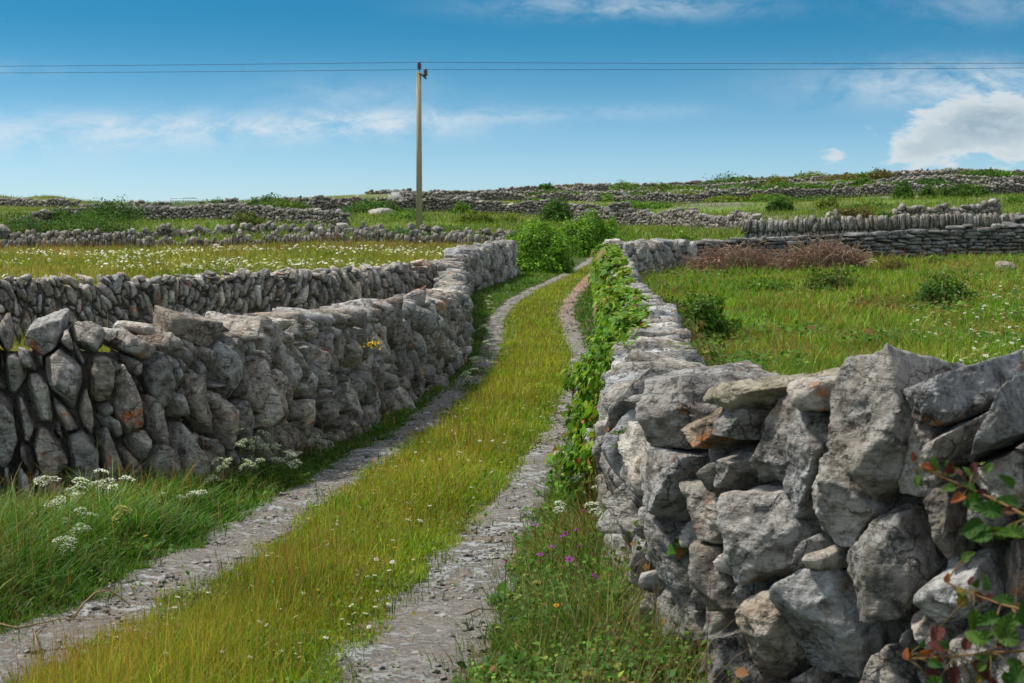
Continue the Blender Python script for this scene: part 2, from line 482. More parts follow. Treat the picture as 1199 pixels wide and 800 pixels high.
def build_wall(name, label, pts, hfun, thick, style, mat, level=3, parts=True, hand=(), seed=1, face=1, group=None, cat='stone wall', tintf=None, nparts=100, partlevel=None):
    """style: dict(w, h, tilt, jit, rough, over).  stones are laid on the wall's face plane (s, t) and
    shaped against their neighbours; each goes right through the wall."""
    rng = np.random.default_rng(seed); cv = Curve(pts)
    st = style; S = []          # seeds: s, t, half w, half h, angle, bright
    for hd in hand: S.append(hd)
    nh = len(S)
    hh = np.array([(a[0], a[1], a[2], a[3], a[4]) for a in S]) if nh else None
    t_lo = -.12
    maxh = max(hfun(u) for u in np.linspace(0, cv.len, 40))
    row = 0; t = t_lo
    if st.get('dart'):
        cap_ = 1.42
        E = [tuple(q[:5]) for q in S]
        def field(s_): return R(st['tilt']) * (math.sin(s_ * st.get('wf', 1.1) + seed) * .6 + math.sin(s_ * 2.7 + 1) * .4 + rng.normal(0, .5)) + R(st.get('bias', 0))
        area = cv.len * maxh
        for sc_, frac in ((1.4, 30), (1.05, 70), (.85, 120), (.62, 220), (.42, 260), (.30, 260)):
            for _ in range(int(area / (st['w'] * st['h']) * frac / 18)):
                ss = rng.uniform(0, cv.len); wh = hfun(ss)
                a_ = sc_ * rng.uniform(.85, 1.15); asp = rng.uniform(.75, 1.3)
                w2 = st['w'] * a_ * asp / 2; h2 = st['h'] * a_ / asp / 2
                tt = rng.uniform(t_lo, wh)
                th = field(ss)
                if tt > wh - .22 and rng.random() < st.get('flat', .6):       # cap stones lie flatter
                    th += R(rng.uniform(35, 80)) * rng.choice([-1, 1]); 
                vh = abs(math.cos(th)) * h2 + abs(math.sin(th)) * w2
                if tt + vh > wh + (.05 if sc_ > .6 else .02): continue
                e_ = np.array(E) if E else np.zeros((0, 5))
                if len(e_):
                    m_ = np.abs(e_[:, 0] - ss) < 1.2; e_ = e_[m_]
                if len(e_):
                    dx_ = e_[:, 0] - ss; dy_ = e_[:, 1] - tt; dd_ = np.hypot(dx_, dy_) + 1e-6
                    def rad(thh, a1, b1, ux, uy):
                        c1, s1 = np.cos(thh), np.sin(thh)
                        return 1 / np.sqrt(((ux * c1 - uy * s1) / a1) ** 2 + ((ux * s1 + uy * c1) / b1) ** 2)
                    ux_, uy_ = dx_ / dd_, dy_ / dd_
                    if (dd_ / (rad(th, w2, h2, ux_, uy_) + rad(e_[:, 4], e_[:, 2], e_[:, 3], ux_, uy_))).min() < .84: continue
                E.append((ss, tt, w2, h2, th)); S.append((ss, tt, w2, h2, th, 1.0))
    else: cap_ = 1.18
    while t < maxh + .02 and not st.get('dart'):
        rh = st['h'] * (st.get('top', 1.0) if t > maxh * .7 else 1.0) * rng.uniform(.85, 1.15)
        s = rng.uniform(-.5, .5) * st['w'] + (row % 2) * st['w'] * .5
        while s < cv.len:
            w = st['w'] * rng.choice(st.get('ws', (.7, 1, 1.35))) * rng.uniform(.85, 1.15)
            wallh = hfun(s)
            jt = rng.normal(0, st.get('jit', .12)) * rh
            tc = t + rh / 2 + jt
            h = rh * rng.uniform(.9, 1.2)
            topz = tc + h * .5
            if topz < wallh + rh * .42:
                wave = math.sin(s * st.get('wf', 1.1) + seed) * .6 + math.sin(s * 2.7 * st.get('wf', 1.1) + row) * .4
                th = R(st['tilt']) * (wave + rng.normal(0, .45))
                ok = True
                sc = s + w / 2
                if nh:
                    ds = sc - hh[:, 0]; dt = tc - hh[:, 1]
                    ca, sa = np.cos(hh[:, 4]), np.sin(hh[:, 4])
                    # ellipse axes: width along (ca,-sa)... height along (sa, ca)
                    e = ((ds * ca - dt * sa) / (hh[:, 2] + w * .26)) ** 2 + ((ds * sa + dt * ca) / (hh[:, 3] + h * .26)) ** 2
                    ok = e.min() > 1
                if ok: S.append((sc, tc, w / 2, h / 2, th, 1.0))
            s += w
        t += rh; row += 1
    A = np.array([a[:5] for a in S]); n = len(A)
    ca, sa = np.cos(A[:, 4]), np.sin(A[:, 4])
    iw, ih = 1 / A[:, 2] ** 2, 1 / A[:, 3] ** 2
    # metric matrices
    M00 = ca * ca * iw + sa * sa * ih; M01 = (-ca * sa) * iw + sa * ca * ih; M11 = sa * sa * iw + ca * ca * ih
    order = np.argsort(A[:, 0]); As = A[order, 0]
    cells = []
    for i in range(n):
        s0, t0, w2, h2, th = A[i]
        reach = 2.6 * max(w2, h2) + .15
        lo = np.searchsorted(As, s0 - reach); hi = np.searchsorted(As, s0 + reach)
        J = order[lo:hi]; J = J[J != i]
        vx = A[J, 0] - s0; vy = A[J, 1] - t0
        dist = np.hypot(vx, vy) + 1e-6
        keep = dist < reach; J = J[keep]; vx = vx[keep]; vy = vy[keep]; dist = dist[keep]
        di = vx / dist, vy / dist
        ri = 1 / np.sqrt(M00[i] * di[0] ** 2 + 2 * M01[i] * di[0] * di[1] + M11[i] * di[1] ** 2)
        rj = 1 / np.sqrt(M00[J] * di[0] ** 2 + 2 * M01[J] * di[0] * di[1] + M11[J] * di[1] ** 2)
        m = dist * ri / (ri + rj)
        # normals blend both metrics
        def un(a, b):
            l = np.hypot(a, b) + 1e-9; return a / l, b / l
        ax, ay = un(M00[i] * di[0] + M01[i] * di[1], M01[i] * di[0] + M11[i] * di[1])
        bx, by = un(M00[J] * di[0] + M01[J] * di[1], M01[J] * di[0] + M11[J] * di[1])
        nx, ny = un(ax + bx, ay + by)
        d = m * (nx * di[0] + ny * di[1]) * rng.uniform(*st.get('gap', (.95, 1.08)), len(J))
        planes = []
        good = (dist / (ri + rj) < 1.9) & (d > 0)
        idx = np.where(good)[0]
        if len(idx) > 14: idx = idx[np.argsort((dist / (ri + rj))[idx])[:14]]
        for q in idx:
            tw = rng.normal(0, .10)
            v = np.array([nx[q], tw, ny[q]]); v /= np.linalg.norm(v)
            planes.append((v, d[q]))
        c, s_ = math.cos(th), math.sin(th)
        if st.get('dart'): cap_ = 1.22 if i < nh else 1.36
        for (ux, uy, dd) in ((c, -s_, w2 * cap_), (-c, s_, w2 * cap_), (s_, c, h2 * min(cap_, 1.10)), (-s_, -c, h2 * min(cap_, 1.25))):
            v = np.array([ux, rng.normal(0, .16), uy]) + rng.normal(0, .10, 3); v /= np.linalg.norm(v)
            planes.append((v, dd * rng.uniform(.95, 1.12)))
        tk = thick / 2 * (1 + .12 * (1 - min(1, t0 / max(maxh, .1))))
        proud = rng.normal(0, st.get('proud', .035))
        for sg in (1, -1):
            ft = st.get('ft', .17); v = np.array([rng.normal(0, ft), sg, rng.normal(0, ft * .7)]); v /= np.linalg.norm(v)
            dfront = max(.06, tk + proud * sg)
            planes.append((v, dfront))
            for _ in range(st.get('ch', 4)):
                a = rng.uniform(0, 2 * math.pi); k = rng.uniform(.45, 1.1)
                v = np.array([math.cos(a) * k, sg, math.sin(a) * k])
                ext = abs(math.cos(a)) * k * w2 + abs(math.sin(a)) * k * h2
                l = np.linalg.norm(v); planes.append((v / l, (dfront + ext * rng.uniform(.35, .8)) / l))
        if level >= 3:      # broken facets
            for _ in range(4):
                v = rng.normal(size=3) * np.array([1, .9, 1]); v /= np.linalg.norm(v)
                sup = min(1.0, 1.0) * math.sqrt((v[0] * w2) ** 2 + (v[1] * tk) ** 2 + (v[2] * h2) ** 2)
                planes.append((v, sup * rng.uniform(1.0, 1.3)))
        cells.append((i, planes, (w2, tk, h2)))
    x, y, tx, ty = cv.at(A[:, 0])
    nxw, nyw = ty * face, -tx * face           # face normal direction (towards the viewer's side)
    z = H(x, y)
    size = A[:, 2] * A[:, 3] / np.maximum(y, 1) ** 2
    vis = (np.abs(x / np.maximum(y, .1)) < .40) & (A[:, 1] + A[:, 3] > .1)
    # below the picture's lower edge -> does not show
    zz = z + A[:, 1] + A[:, 3]
    rowpix = 298 + (CAMH - zz) * F / y
    vis &= rowpix < 800
    rank = np.argsort(-np.where(vis, size, size * 1e-3))
    is_part = np.zeros(n, bool)
    if parts: is_part[rank[:nparts]] = True
    mid = cv.at(cv.len / 2)
    root_loc = Vector((float(mid[0]), float(mid[1]), H1(mid[0], mid[1])))
    buf = Buf()
    root = empty(name, root_loc, label, cat, group) if parts else None
    if root: root['kind'] = 'thing'
    for i, planes, half in cells:
        lv = level
        if partlevel and is_part[i]: lv = partlevel(y[i])
        V, T = stone_shape(planes, half, lv, float(rng.uniform(0, 40)), st.get('rough', .07), st.get('k', 16))
        # local (s, w, t) -> world
        W = np.stack([V[:, 0] * tx[i] + V[:, 1] * nxw[i], V[:, 0] * ty[i] + V[:, 1] * nyw[i], V[:, 2]], 1)
        if face < 0: pass
        c0 = np.array([x[i], y[i], z[i] + A[i, 1]])
        br = (rng.uniform(.68, 1.25) if rng.random() > .09 else rng.uniform(1.35, 1.65)) * S[i][5]; wm = rng.normal(.012, .028)
        tint = np.array([br * (1 + wm), br, br * (1 - wm * 1.3)])
        if len(S[i]) > 6: tint = tint * np.array(S[i][6])
        if tintf: tint = tint * np.array(tintf(A[i, 0], A[i, 1]))
        rn = rng.uniform(0, 1)
        # (s,w,t) with w = +normal; handedness: flip triangles when the frame is mirrored
        det = tx[i] * nyw[i] - ty[i] * nxw[i]
        TT = T if det > 0 else T[:, ::-1]
        if is_part[i]:
            me = make_mesh('stone', W, TT, mat, tint, np.full(len(W), rn))
            link('stone', me, root, Vector(c0) - root_loc)
        else:
            buf.add(W + c0, TT, tint, rn)
    if buf.n:
        if parts:
            o = buf.build('stones', mat, root); o['kind'] = 'stuff'
        else:
            o = buf.build(name, mat, None, root_loc); tag(o, label, cat, group, 'thing')
            root = o
    # rubble hearting inside the wall, so no daylight shows at eye level through the joints
    if style.get('core', True):
        cb = Buf(); ns = max(3, int(cv.len / .3)); V = []; T = []
        for q in range(ns):
            s = (q + .5) / ns * cv.len
            cx, cy, ux, uy = cv.at(s); hz = H1(cx, cy); top = max(.15, hfun(s) - st['h'] * .45)
            wv = thick * .12
            for (sd, zz_) in ((-1, -.2), (-1, top), (1, top), (1, -.2)):
                V.append((cx + uy * sd * wv, cy - ux * sd * wv, hz + zz_ + (rng.uniform(-.04, .04) if zz_ > 0 else 0)))
        for q in range(ns - 1):
            for e in range(3):
                a = q * 4 + e; b = a + 1
                T += [(a, b, b + 4), (a, b + 4, a + 4)]
        cb.add(V, T, (.45, .43, .4), .3)
        if parts or True:
            cb.build('hearting', mat, root, None, False)
    return cv, root

# ---------------------------------------------------------------- lane layout (from the ground up)
def interp_line(pxrows):
    pts = [G(px, row) for px, row in pxrows]
    return np.array([[p.x, p.y] for p in pts])
LR = interp_line([(-40, 795), (60, 755), (170, 700), (330, 600), (425, 540), (488, 500), (540, 455), (566, 430), (577, 400), (580, 375), (600, 352), (628, 337), (655, 325), (680, 312), (700, 300)])
RR = interp_line([(480, 798), (505, 750), (540, 690), (575, 640), (605, 595), (640, 535), (662, 490), (680, 445), (681, 415), (672, 390), (662, 368), (668, 352), (688, 330), (700, 318), (715, 303)])
LR = np.vstack([[LR[0] - (LR[2] - LR[0]) * 2.2], LR]); RR = np.vstack([[RR[0] - (RR[2] - RR[0]) * 2.2], RR])
def xl(y): return np.interp(y, LR[:, 1], LR[:, 0])
def xr(y): return np.interp(y, RR[:, 1], RR[:, 0])
LW = lambda y: np.interp(y, [4, 7, 9.2, 13.8, 26, 45], [.68, .62, .46, .36, .32, .30])
RW = lambda y: np.interp(y, [4, 6.2, 9.2, 13.8, 20, 45], [.84, .74, .44, .30, .33, .4])

A_pts = [(-8.5, 8.7), (-5.5, 9.15), (-3.55, 9.5), (-2.55, 9.9), (-2.08, 10.8), (-1.70, 12.9), (-1.33, 16.4), (-1.06, 19.8), (-1.1, 26), (-1.45, 34), (-1.35, 36.2)]
A2_pts = [(-1.45, 36.6), (-.9, 40), (-.1, 45.5)]
B_pts = [(ang_of(-130) * 22.5, 22.5), (ang_of(60) * 24, 24), (ang_of(250) * 26, 26), (ang_of(400) * 28, 28), (-1.5, 30.2)]
R_pts = [(4.4, 3.35), (2.6, 3.9), (1.75, 4.2), (1.18, 4.65), (.88, 5.4), (.78, 6.4), (.77, 7.4), (.90, 9), (1.2, 12), (1.55, 15.5), (1.85, 20), (2.2, 27), (2.7, 36), (2.95, 43)]

def fh(pts, vals):
    """height along a wall, given at its plan points"""
    c = Curve(pts); return lambda s: float(np.interp(s, c.s, vals))

# --- right wall: the stones of the near face, read off the photograph and laid on the wall's own face
cvR = Curve(R_pts)
def on_R(px, row):
    a, sl = slope(px, row)
    ts = np.linspace(0, 12, 1200); x, y, tx, ty = cvR.at(ts)
    # lane-side face
    fx, fy = x - ty * .24, y + tx * .24
    ar = fx / fy; kmin = int(np.argmin(ar[:700])); k = int(np.argmin(np.abs(ar[:kmin + 1] - a)))
    return ts[k], fx[k], fy[k], CAMH + sl * fy[k], tx[k], ty[k]
handR = []
for (px, row, w, h, ang, br, *tn) in [
    (782, 482, 96, 100, 8, 1.3), (866, 463, 80, 50, -18, 1.25, (1.08, 1.0, .78)), (822, 489, 56, 54, 0, 1.0, (1.1, 1, .85)),
    (860, 492, 50, 60, 30, .9), (930, 456, 34, 40, 10, 1.0), (886, 515, 46, 130, 22, 1.05), (922, 535, 66, 165, 10, 1.15),
    (1012, 500, 104, 168, -14, 1.25), (962, 578, 74, 150, -42, 1.2), (1088, 458, 60, 62, -20, 1.05), (1066, 535, 44, 120, 22, .95),
    (1108, 508, 46, 120, 52, .95), (1160, 495, 60, 130, 54, 1.05), (1172, 548, 74, 90, 35, 1.1), (1032, 655, 112, 165, 14, .95),
    (882, 612, 90, 150, -6, 1.1), (1100, 600, 54, 110, 4, .8), (1116, 685, 84, 90, -20, .9), (1172, 672, 48, 90, 10, .95),
    (948, 722, 92, 165, -10, .95), (890, 728, 48, 140, 14, .95), (850, 762, 66, 130, 4, .9), (1028, 790, 72, 70, 30, .85),
    (757, 530, 64, 66, 25, 1.0), (790, 552, 52, 95, 30, .9), (820, 592, 56, 80, 20, .9), (727, 560, 40, 170, -3, 1.1),
    (785, 645, 64, 84, 10, 1.0), (832, 688, 66, 100, 24, .9), (790, 716, 52, 115, -6, .9), (728, 655, 40, 90, 8, 1.0),
    (1088, 745, 44, 80, -20, 1.05), (1135, 760, 58, 70, 15, .85), (1180, 765, 52, 100, 0, .85), (756, 605, 46, 66, -14, 1.0)]:
    s, fx, fy, z, tx, ty = on_R(px, row)
    # screen width to length along the face: foreshortening of the face direction
    a0 = on_R(px - w / 2, row)[0]; a1 = on_R(px + w / 2, row)[0]
    ws = min(abs(a1 - a0), w / F * fy * 2.6)
    hz = h / F * fy
    handR.append((s, z - H1(fx, fy) - .02, ws / 2 * .96, hz / 2 * .90, R(-ang), br, *tn))
hR = fh(R_pts, [1.2, 1.15, 1.14, 1.2, 1.10, 1.02, .96, .96, .96, .98, 1.0, 1.02, 1.0, 1.0])

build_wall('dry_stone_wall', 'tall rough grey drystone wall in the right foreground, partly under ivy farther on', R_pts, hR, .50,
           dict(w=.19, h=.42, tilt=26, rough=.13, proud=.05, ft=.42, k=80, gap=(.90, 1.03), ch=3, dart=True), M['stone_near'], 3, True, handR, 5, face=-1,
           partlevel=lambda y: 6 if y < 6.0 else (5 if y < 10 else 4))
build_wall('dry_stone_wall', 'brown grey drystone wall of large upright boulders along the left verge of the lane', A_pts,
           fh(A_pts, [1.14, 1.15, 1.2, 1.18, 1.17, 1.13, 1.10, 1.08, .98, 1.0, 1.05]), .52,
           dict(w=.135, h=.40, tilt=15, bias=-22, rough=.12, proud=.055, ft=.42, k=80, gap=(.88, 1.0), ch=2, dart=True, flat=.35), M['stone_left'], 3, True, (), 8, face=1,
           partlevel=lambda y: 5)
build_wall('dry_stone_wall', 'short pale drystone wall ending at the green hedge on the lane bend', A2_pts, fh(A2_pts, [1.15, 1.1, 1.1]), .5,
           dict(w=.28, h=.5, tilt=35, rough=.13, proud=.05, k=30, dart=True), M['stone_near'], 3, True, (), 12, face=1)
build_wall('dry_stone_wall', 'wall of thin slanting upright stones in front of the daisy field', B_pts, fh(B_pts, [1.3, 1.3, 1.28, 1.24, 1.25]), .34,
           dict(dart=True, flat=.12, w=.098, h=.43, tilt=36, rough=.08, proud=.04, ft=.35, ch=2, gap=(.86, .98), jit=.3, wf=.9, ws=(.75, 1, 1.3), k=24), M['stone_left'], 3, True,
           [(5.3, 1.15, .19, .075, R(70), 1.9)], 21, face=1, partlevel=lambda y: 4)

# ---------------------------------------------------------------- walls farther off
UP = dict(w=.13, h=.34, tilt=16, rough=.08, proud=.03, jit=.3, wf=.7, k=14, ws=(.6, 1, 1.6))
SLAB = dict(w=.5, h=.12, tilt=3, rough=.07, proud=.03, jit=.06, ws=(.5, .8, 1.1, 1.5), k=14)
RUB = dict(w=.23, h=.18, tilt=55, rough=.16, proud=.06, jit=.4, k=18, ws=(.4, .7, 1.1, 1.7), gap=(.9, 1.05))
def far_wall(label, ends, h, st, mat='stone_far', level=2, thick=.5, seed=1, parts=False, heights=None, tintf=None, scale=1.0, n=16):
    """ends = list of (photo column, distance); the wall follows the lie of the land between them"""
    pts = []
    for (p0, y0), (p1, y1) in zip(ends[:-1], ends[1:]):
        k = max(2, n)
        for q in range(k):
            t = q / k; y = y0 + (y1 - y0) * t; x = ang_of(p0) * y0 + (ang_of(p1) * y1 - ang_of(p0) * y0) * t
            pts.append((x, y + math.sin(x * .21 + seed) * .012 * y))
    p1, y1 = ends[-1]; pts.append((ang_of(p1) * y1, y1))
    st2 = dict(st); st2['w'] = st['w'] * scale; st2['h'] = st['h'] * scale
    rg = np.random.default_rng(seed + 100)
    hv = heights if heights is not None else [h * .85 * float(np.clip(rg.normal(1.0, .16), .55, 1.3)) for _ in pts]
    if heights is not None:
        hv = np.interp(np.linspace(0, 1, len(pts)), np.linspace(0, 1, len(heights)), heights)
    return build_wall('dry_stone_wall', label, pts, fh(pts, hv), thick, st2, M[mat], level, parts, (), seed, face=1, tintf=tintf or ((lambda a_, b_: (.95, .93, .90)) if ends[0][1] > 55 else None))

far_wall('dark coursed wall of thin flat slabs at the far side of the right hand field', [(806, 45.0), (950, 46.5), (1260, 49)], 1.2, SLAB, 'stone_slab', 3, .45, 31, True, heights=[.98, 1.0, 1.04, 1.08, 1.12])
far_wall('craggy pale grey wall crossing from the lane to the dark slab wall', [(712, 43), (745, 41.5), (806, 45)], 1.1, dict(w=.30, h=.6, tilt=16, rough=.17, proud=.06, k=26, dart=True), 'stone_near', 4, .5, 32, True, heights=[1.15, 1.12, 1.05])
far_wall('wall topped by a row of thin upright stones just behind the dark slab wall', [(868, 60), (1290, 58)], 1.75, dict(UP, w=.14, h=.5, jit=.08, tilt=10), 'stone_far', 3, .4, 33, heights=[1.5, 1.62, 1.5, 1.58, 1.5, 1.6])
far_wall('tall stepped end of a slab wall at the right edge of the picture', [(1165, 53), (1320, 50)], 2.2, dict(SLAB, w=.6, h=.17), 'stone_slab', 3, .5, 34, heights=[1.0, 1.9, 2.6, 2.8])
far_wall('grey wall at the far edge of the daisy field on the left', [(-60, 72), (300, 72.5), (590, 71)], .72, UP, 'stone_far', 3, .4, 35)
far_wall('rough wall directly behind the daisy field wall, overgrown with ivy in places', [(-60, 82), (250, 83), (595, 78)], .85, dict(RUB, w=.3, h=.34), 'stone_far', 3, .5, 36)
far_wall('low broken wall on the rise behind the long green hedge on the left', [(20, 106), (75, 110), (160, 113), (405, 98)], 1.2, RUB, 'stone_far', 3, .6, 37, scale=1.15, heights=[.5, 1.1, 1.3, 1.2, 1.2, 1.0])
far_wall('small stone wall just left of the metal gate under the skyline', [(90, 165), (199, 160)], .9, RUB, 'stone_far', 2, .6, 38, scale=1.5)
far_wall('wall running right from the metal gate along the left skyline', [(233, 160), (352, 158), (560, 170)], 1.1, RUB, 'stone_far', 2, .6, 39, scale=1.5)
far_wall('long field wall behind the wooden pole and the round green mound', [(345, 131), (500, 130), (735, 126)], 1.5, dict(RUB, tilt=20), 'stone_far', 3, .6, 40, scale=1.2)
far_wall('wall sloping down from the dark round tree towards the bushes right of the lane', [(672, 118), (760, 108), (885, 88)], 1.25, RUB, 'stone_far', 3, .55, 41, scale=1.2)
far_wall('short grey wall between two bushy patches right of the centre', [(1030, 92), (1165, 96)], 1.0, RUB, 'stone_far', 2, .55, 42, scale=1.4)
far_wall('second short wall near the stepped slab wall end', [(880, 78), (1010, 84)], .9, RUB, 'stone_far', 2, .5, 43, scale=1.3)
far_wall('long wall under the row of dark bushes on the right hillside', [(720, 175), (950, 168), (1260, 160)], 1.5, RUB, 'stone_far', 2, .6, 44, scale=1.5)
far_wall('long wall above the row of dark bushes on the right hillside', [(650, 212), (1000, 208), (1270, 205)], 1.2, RUB, 'stone_far', 2, .7, 45, scale=1.8)
far_wall('third wall down from the skyline on the rocky hill', [(560, 240), (900, 245), (1280, 240)], 1.1, RUB, 'stone_far', 2, .7, 46, scale=2)
far_wall('second wall down from the skyline on the rocky hill', [(490, 270), (800, 280), (1290, 275)], 1.2, RUB, 'stone_far', 2, .8, 47, scale=2)
far_wall('long uneven wall forming the skyline of the rocky hill', [(430, 312), (700, 318), (1000, 322), (1300, 320)], 1.3, RUB, 'stone_far', 2, .9, 48, scale=2.0, n=26)
far_wall('faint low wall below the grassy mounds on the left skyline', [(-70, 205), (95, 200)], 1.1, RUB, 'stone_far', 2, .7, 49, scale=2)
far_wall('middle wall of the rocky hill between the white building and the lane', [(470, 205), (700, 196)], 1.2, RUB, 'stone_far', 2, .7, 50, scale=1.8)

# ---------------------------------------------------------------- zones
cvA = Curve(A_pts); cvA2 = Curve(A2_pts); cvB = Curve(B_pts)
_ay = [q[1] for q in A_pts[4:]] + [q[1] for q in A2_pts] + [52, 75]; _ax = [q[0] for q in A_pts[4:]] + [q[0] for q in A2_pts] + [.9, 3.0]
def xA(y): return np.where(y < 10.0, -60, np.interp(y, _ay, _ax))
_ry = [q[1] for q in R_pts] + [52, 75]; _rx = [q[0] for q in R_pts] + [4.3, 7.0]
def xR(y): return np.interp(y, _ry, _rx)
NONE, RUT, STRIP, VL, VR, LF, RF, FAR = range(8)
def zones(x, y):
    z = np.full(len(x), FAR)
    wy = np.interp(x, [-8.5, -5.5, -3.55, -2.55, -2.08], [8.7, 9.15, 9.5, 9.9, 10.8], right=99)
    lane = (y < 75) & (x < xR(y)) & np.where(y > 10.0, x > xA(y), y < wy)
    left = (y < 71.5) & ~lane & (x < xl(y))
    right = (y < 75) & ~lane & (x > xr(y))
    z[left] = LF; z[right] = RF
    wob = n2(x, y, 2.2, 3.0) * .11 + n2(x, y, 7.0, 8.0) * .10
    dl = x - xl(y); dr = x - xr(y)
    st = lane & (dl > 0) & (dr < 0); z[st] = STRIP
    z[lane & (dl <= 0)] = VL; z[lane & (dr >= 0)] = VR
    fade = y < 62
    z[lane & fade & (np.abs(dl) < LW(y) * .36 + wob)] = RUT
    z[lane & fade & (np.abs(dr) < RW(y) * .35 + wob)] = RUT
    return z
def walldist(x, y):
    m = np.minimum(np.minimum(cvA.dist(x, y), cvA2.dist(x, y)), np.minimum(cvB.dist(x, y), cvR.dist(x, y)))
    return m

ZC = {NONE: (.1, .1, .06), RUT: (.17, .14, .105), STRIP: (.10, .12, .028), VL: (.045, .07, .02), VR: (.06, .075, .028), LF: (.15, .155, .05), RF: (.075, .12, .025), FAR: (.13, .19, .04)}
# ---------------------------------------------------------------- ground sheet
def build_ground():
    yy = np.geomspace(2, 3240, 720) - 20 
    yy = np.concatenate([[-30, -24], yy])
    a1 = np.linspace(-.55, .55, 330); a0 = -np.geomspace(.56, 4, 26)[::-1]; a2 = np.geomspace(.56, 4, 26)
    aa = np.concatenate([a0, a1, a2])
    Y, A = np.meshgrid(yy, aa, indexing='ij')
    X = A * (np.maximum(Y, -18) + 19)
    x = X.ravel(); y = Y.ravel(); z = H(x, y)
    zo = zones(x, y)
    c = np.array([ZC[k] for k in range(8)])[zo]
    n = n2(x, y, .12, 4.0, 3)[:, None]
    c = c * (1 + .35 * n)
    # bare limestone showing through on the hill
    f = (zo == FAR)
    up = np.clip((y - 190) / 90, 0, 1) * np.clip((x / np.maximum(y, 1) + .12) / .15, 0, 1)
    rock = np.clip((n2(x * 1.0, y * .35, .05, 9.0, 4) + up * 1.1 - .35) * 4, 0, 1) * f
    c = c * (1 - rock[:, None]) + np.array([.20, .20, .18]) * rock[:, None]
    dry = np.clip(n2(x, y, .03, 21.0, 3) * 3, 0, 1) * f
    c = c * (1 - .5 * dry[:, None]) + np.array([.20, .17, .06]) * .5 * dry[:, None]
    # dark grassland on the far left
    dk = f & (x / np.maximum(y, 1) < -.27) & (y > 112)
    c[dk] = c[dk] * .4 + np.array([.10, .10, .03]) * .6
    ni, nj = Y.shape
    i = np.arange(ni - 1)[:, None] * nj + np.arange(nj - 1)[None, :]
    i = i.ravel()
    Q = np.stack([i, i + 1, i + nj + 1, i + nj], 1)
    me = make_mesh('ground', np.stack([x, y, z], 1), Q, M['ground'], c, None, True, None, 4)
    o = link('ground', me); tag(o, kind='structure')
build_ground()

# ---------------------------------------------------------------- the two wheel tracks
def build_path(name, line, wfun, seed):
    ys = np.geomspace(max(1.6, line[0, 1]), 63, 620)
    nc = 27; V = []; C = []
    X = np.interp(ys, line[:, 1], line[:, 0]); 
    K = np.ones(25) / 25; Xp = np.pad(X, 12, mode='edge'); X = np.convolve(Xp, K, 'valid')
    dx = np.gradient(X, ys)
    us = np.linspace(-1, 1, nc)
    for u in us:
        w = wfun(ys) / 2 * 1.45
        wx = w * np.sqrt(1 + 0 * dx)
        x = X + u * wx; y = ys
        e = 1 - abs(u) ** 3
        b = n2(x, y, 3.0, seed, 3); r = n2(x, y, 1.0, seed + 5, 3)
        z = H(x, y) + .012 + .018 * b + .012 * np.maximum(r, 0) - .055 * abs(u) ** 4
        V.append(np.stack([x, y, z], 1))
        red = np.clip((y - 26) / 12, 0, 1) * (1 if seed > 40 else .0)
        C.append(np.stack([1 + .35 * red, 1 - .12 * red, 1 - .3 * red], 1))
    V = np.stack(V, 1).reshape(-1, 3); C = np.stack(C, 1).reshape(-1, 3)
    i = (np.arange(len(ys) - 1)[:, None] * nc + np.arange(nc - 1)[None, :]).ravel()
    Q = np.stack([i, i + 1, i + nc + 1, i + nc], 1)
    o = link(name, make_mesh(name, V, Q, M['path'], C, None, True, None, 4)); tag(o, kind='structure')
build_path('path', LR, LW, 13.0)
build_path('path', RR, RW, 57.0)

# loose stones lying in the tracks
def gravel():
    b = Buf(); pv, pt = ico(2)
    n = 6500
    y = np.exp(RNG.uniform(math.log(4), math.log(40), n)); side = RNG.random(n) < .5
    w = np.where(side, LW(y), RW(y)); off = RNG.normal(0, .27, n) * w
    x = np.where(side, xl(y), xr(y)) + off
    s = RNG.lognormal(math.log(.005), .6, n) * (1 + y / 22); s = np.minimum(s, .022)
    z = H(x, y) + .008 + .15 * s
    Rm = rand_rot(n); br = RNG.uniform(.6, 1.5, n)[:, None] * np.array([1, .98, .94])
    pvv = pv * np.array([1.2, .9, .55]) * (1 + .25 * RNG.normal(size=(len(pv), 1)))
    scatter(b, pvv, pt, np.stack([x, y, z], 1), rand_rot(n, RNG.uniform(0, .35, n)), s, br, None, RNG.random(n))
    o = b.build('gravel', M['stone_far'], None, None, False); tag(o, 'small loose grey stones scattered in the two wheel tracks', 'gravel', None, 'stuff')
gravel()

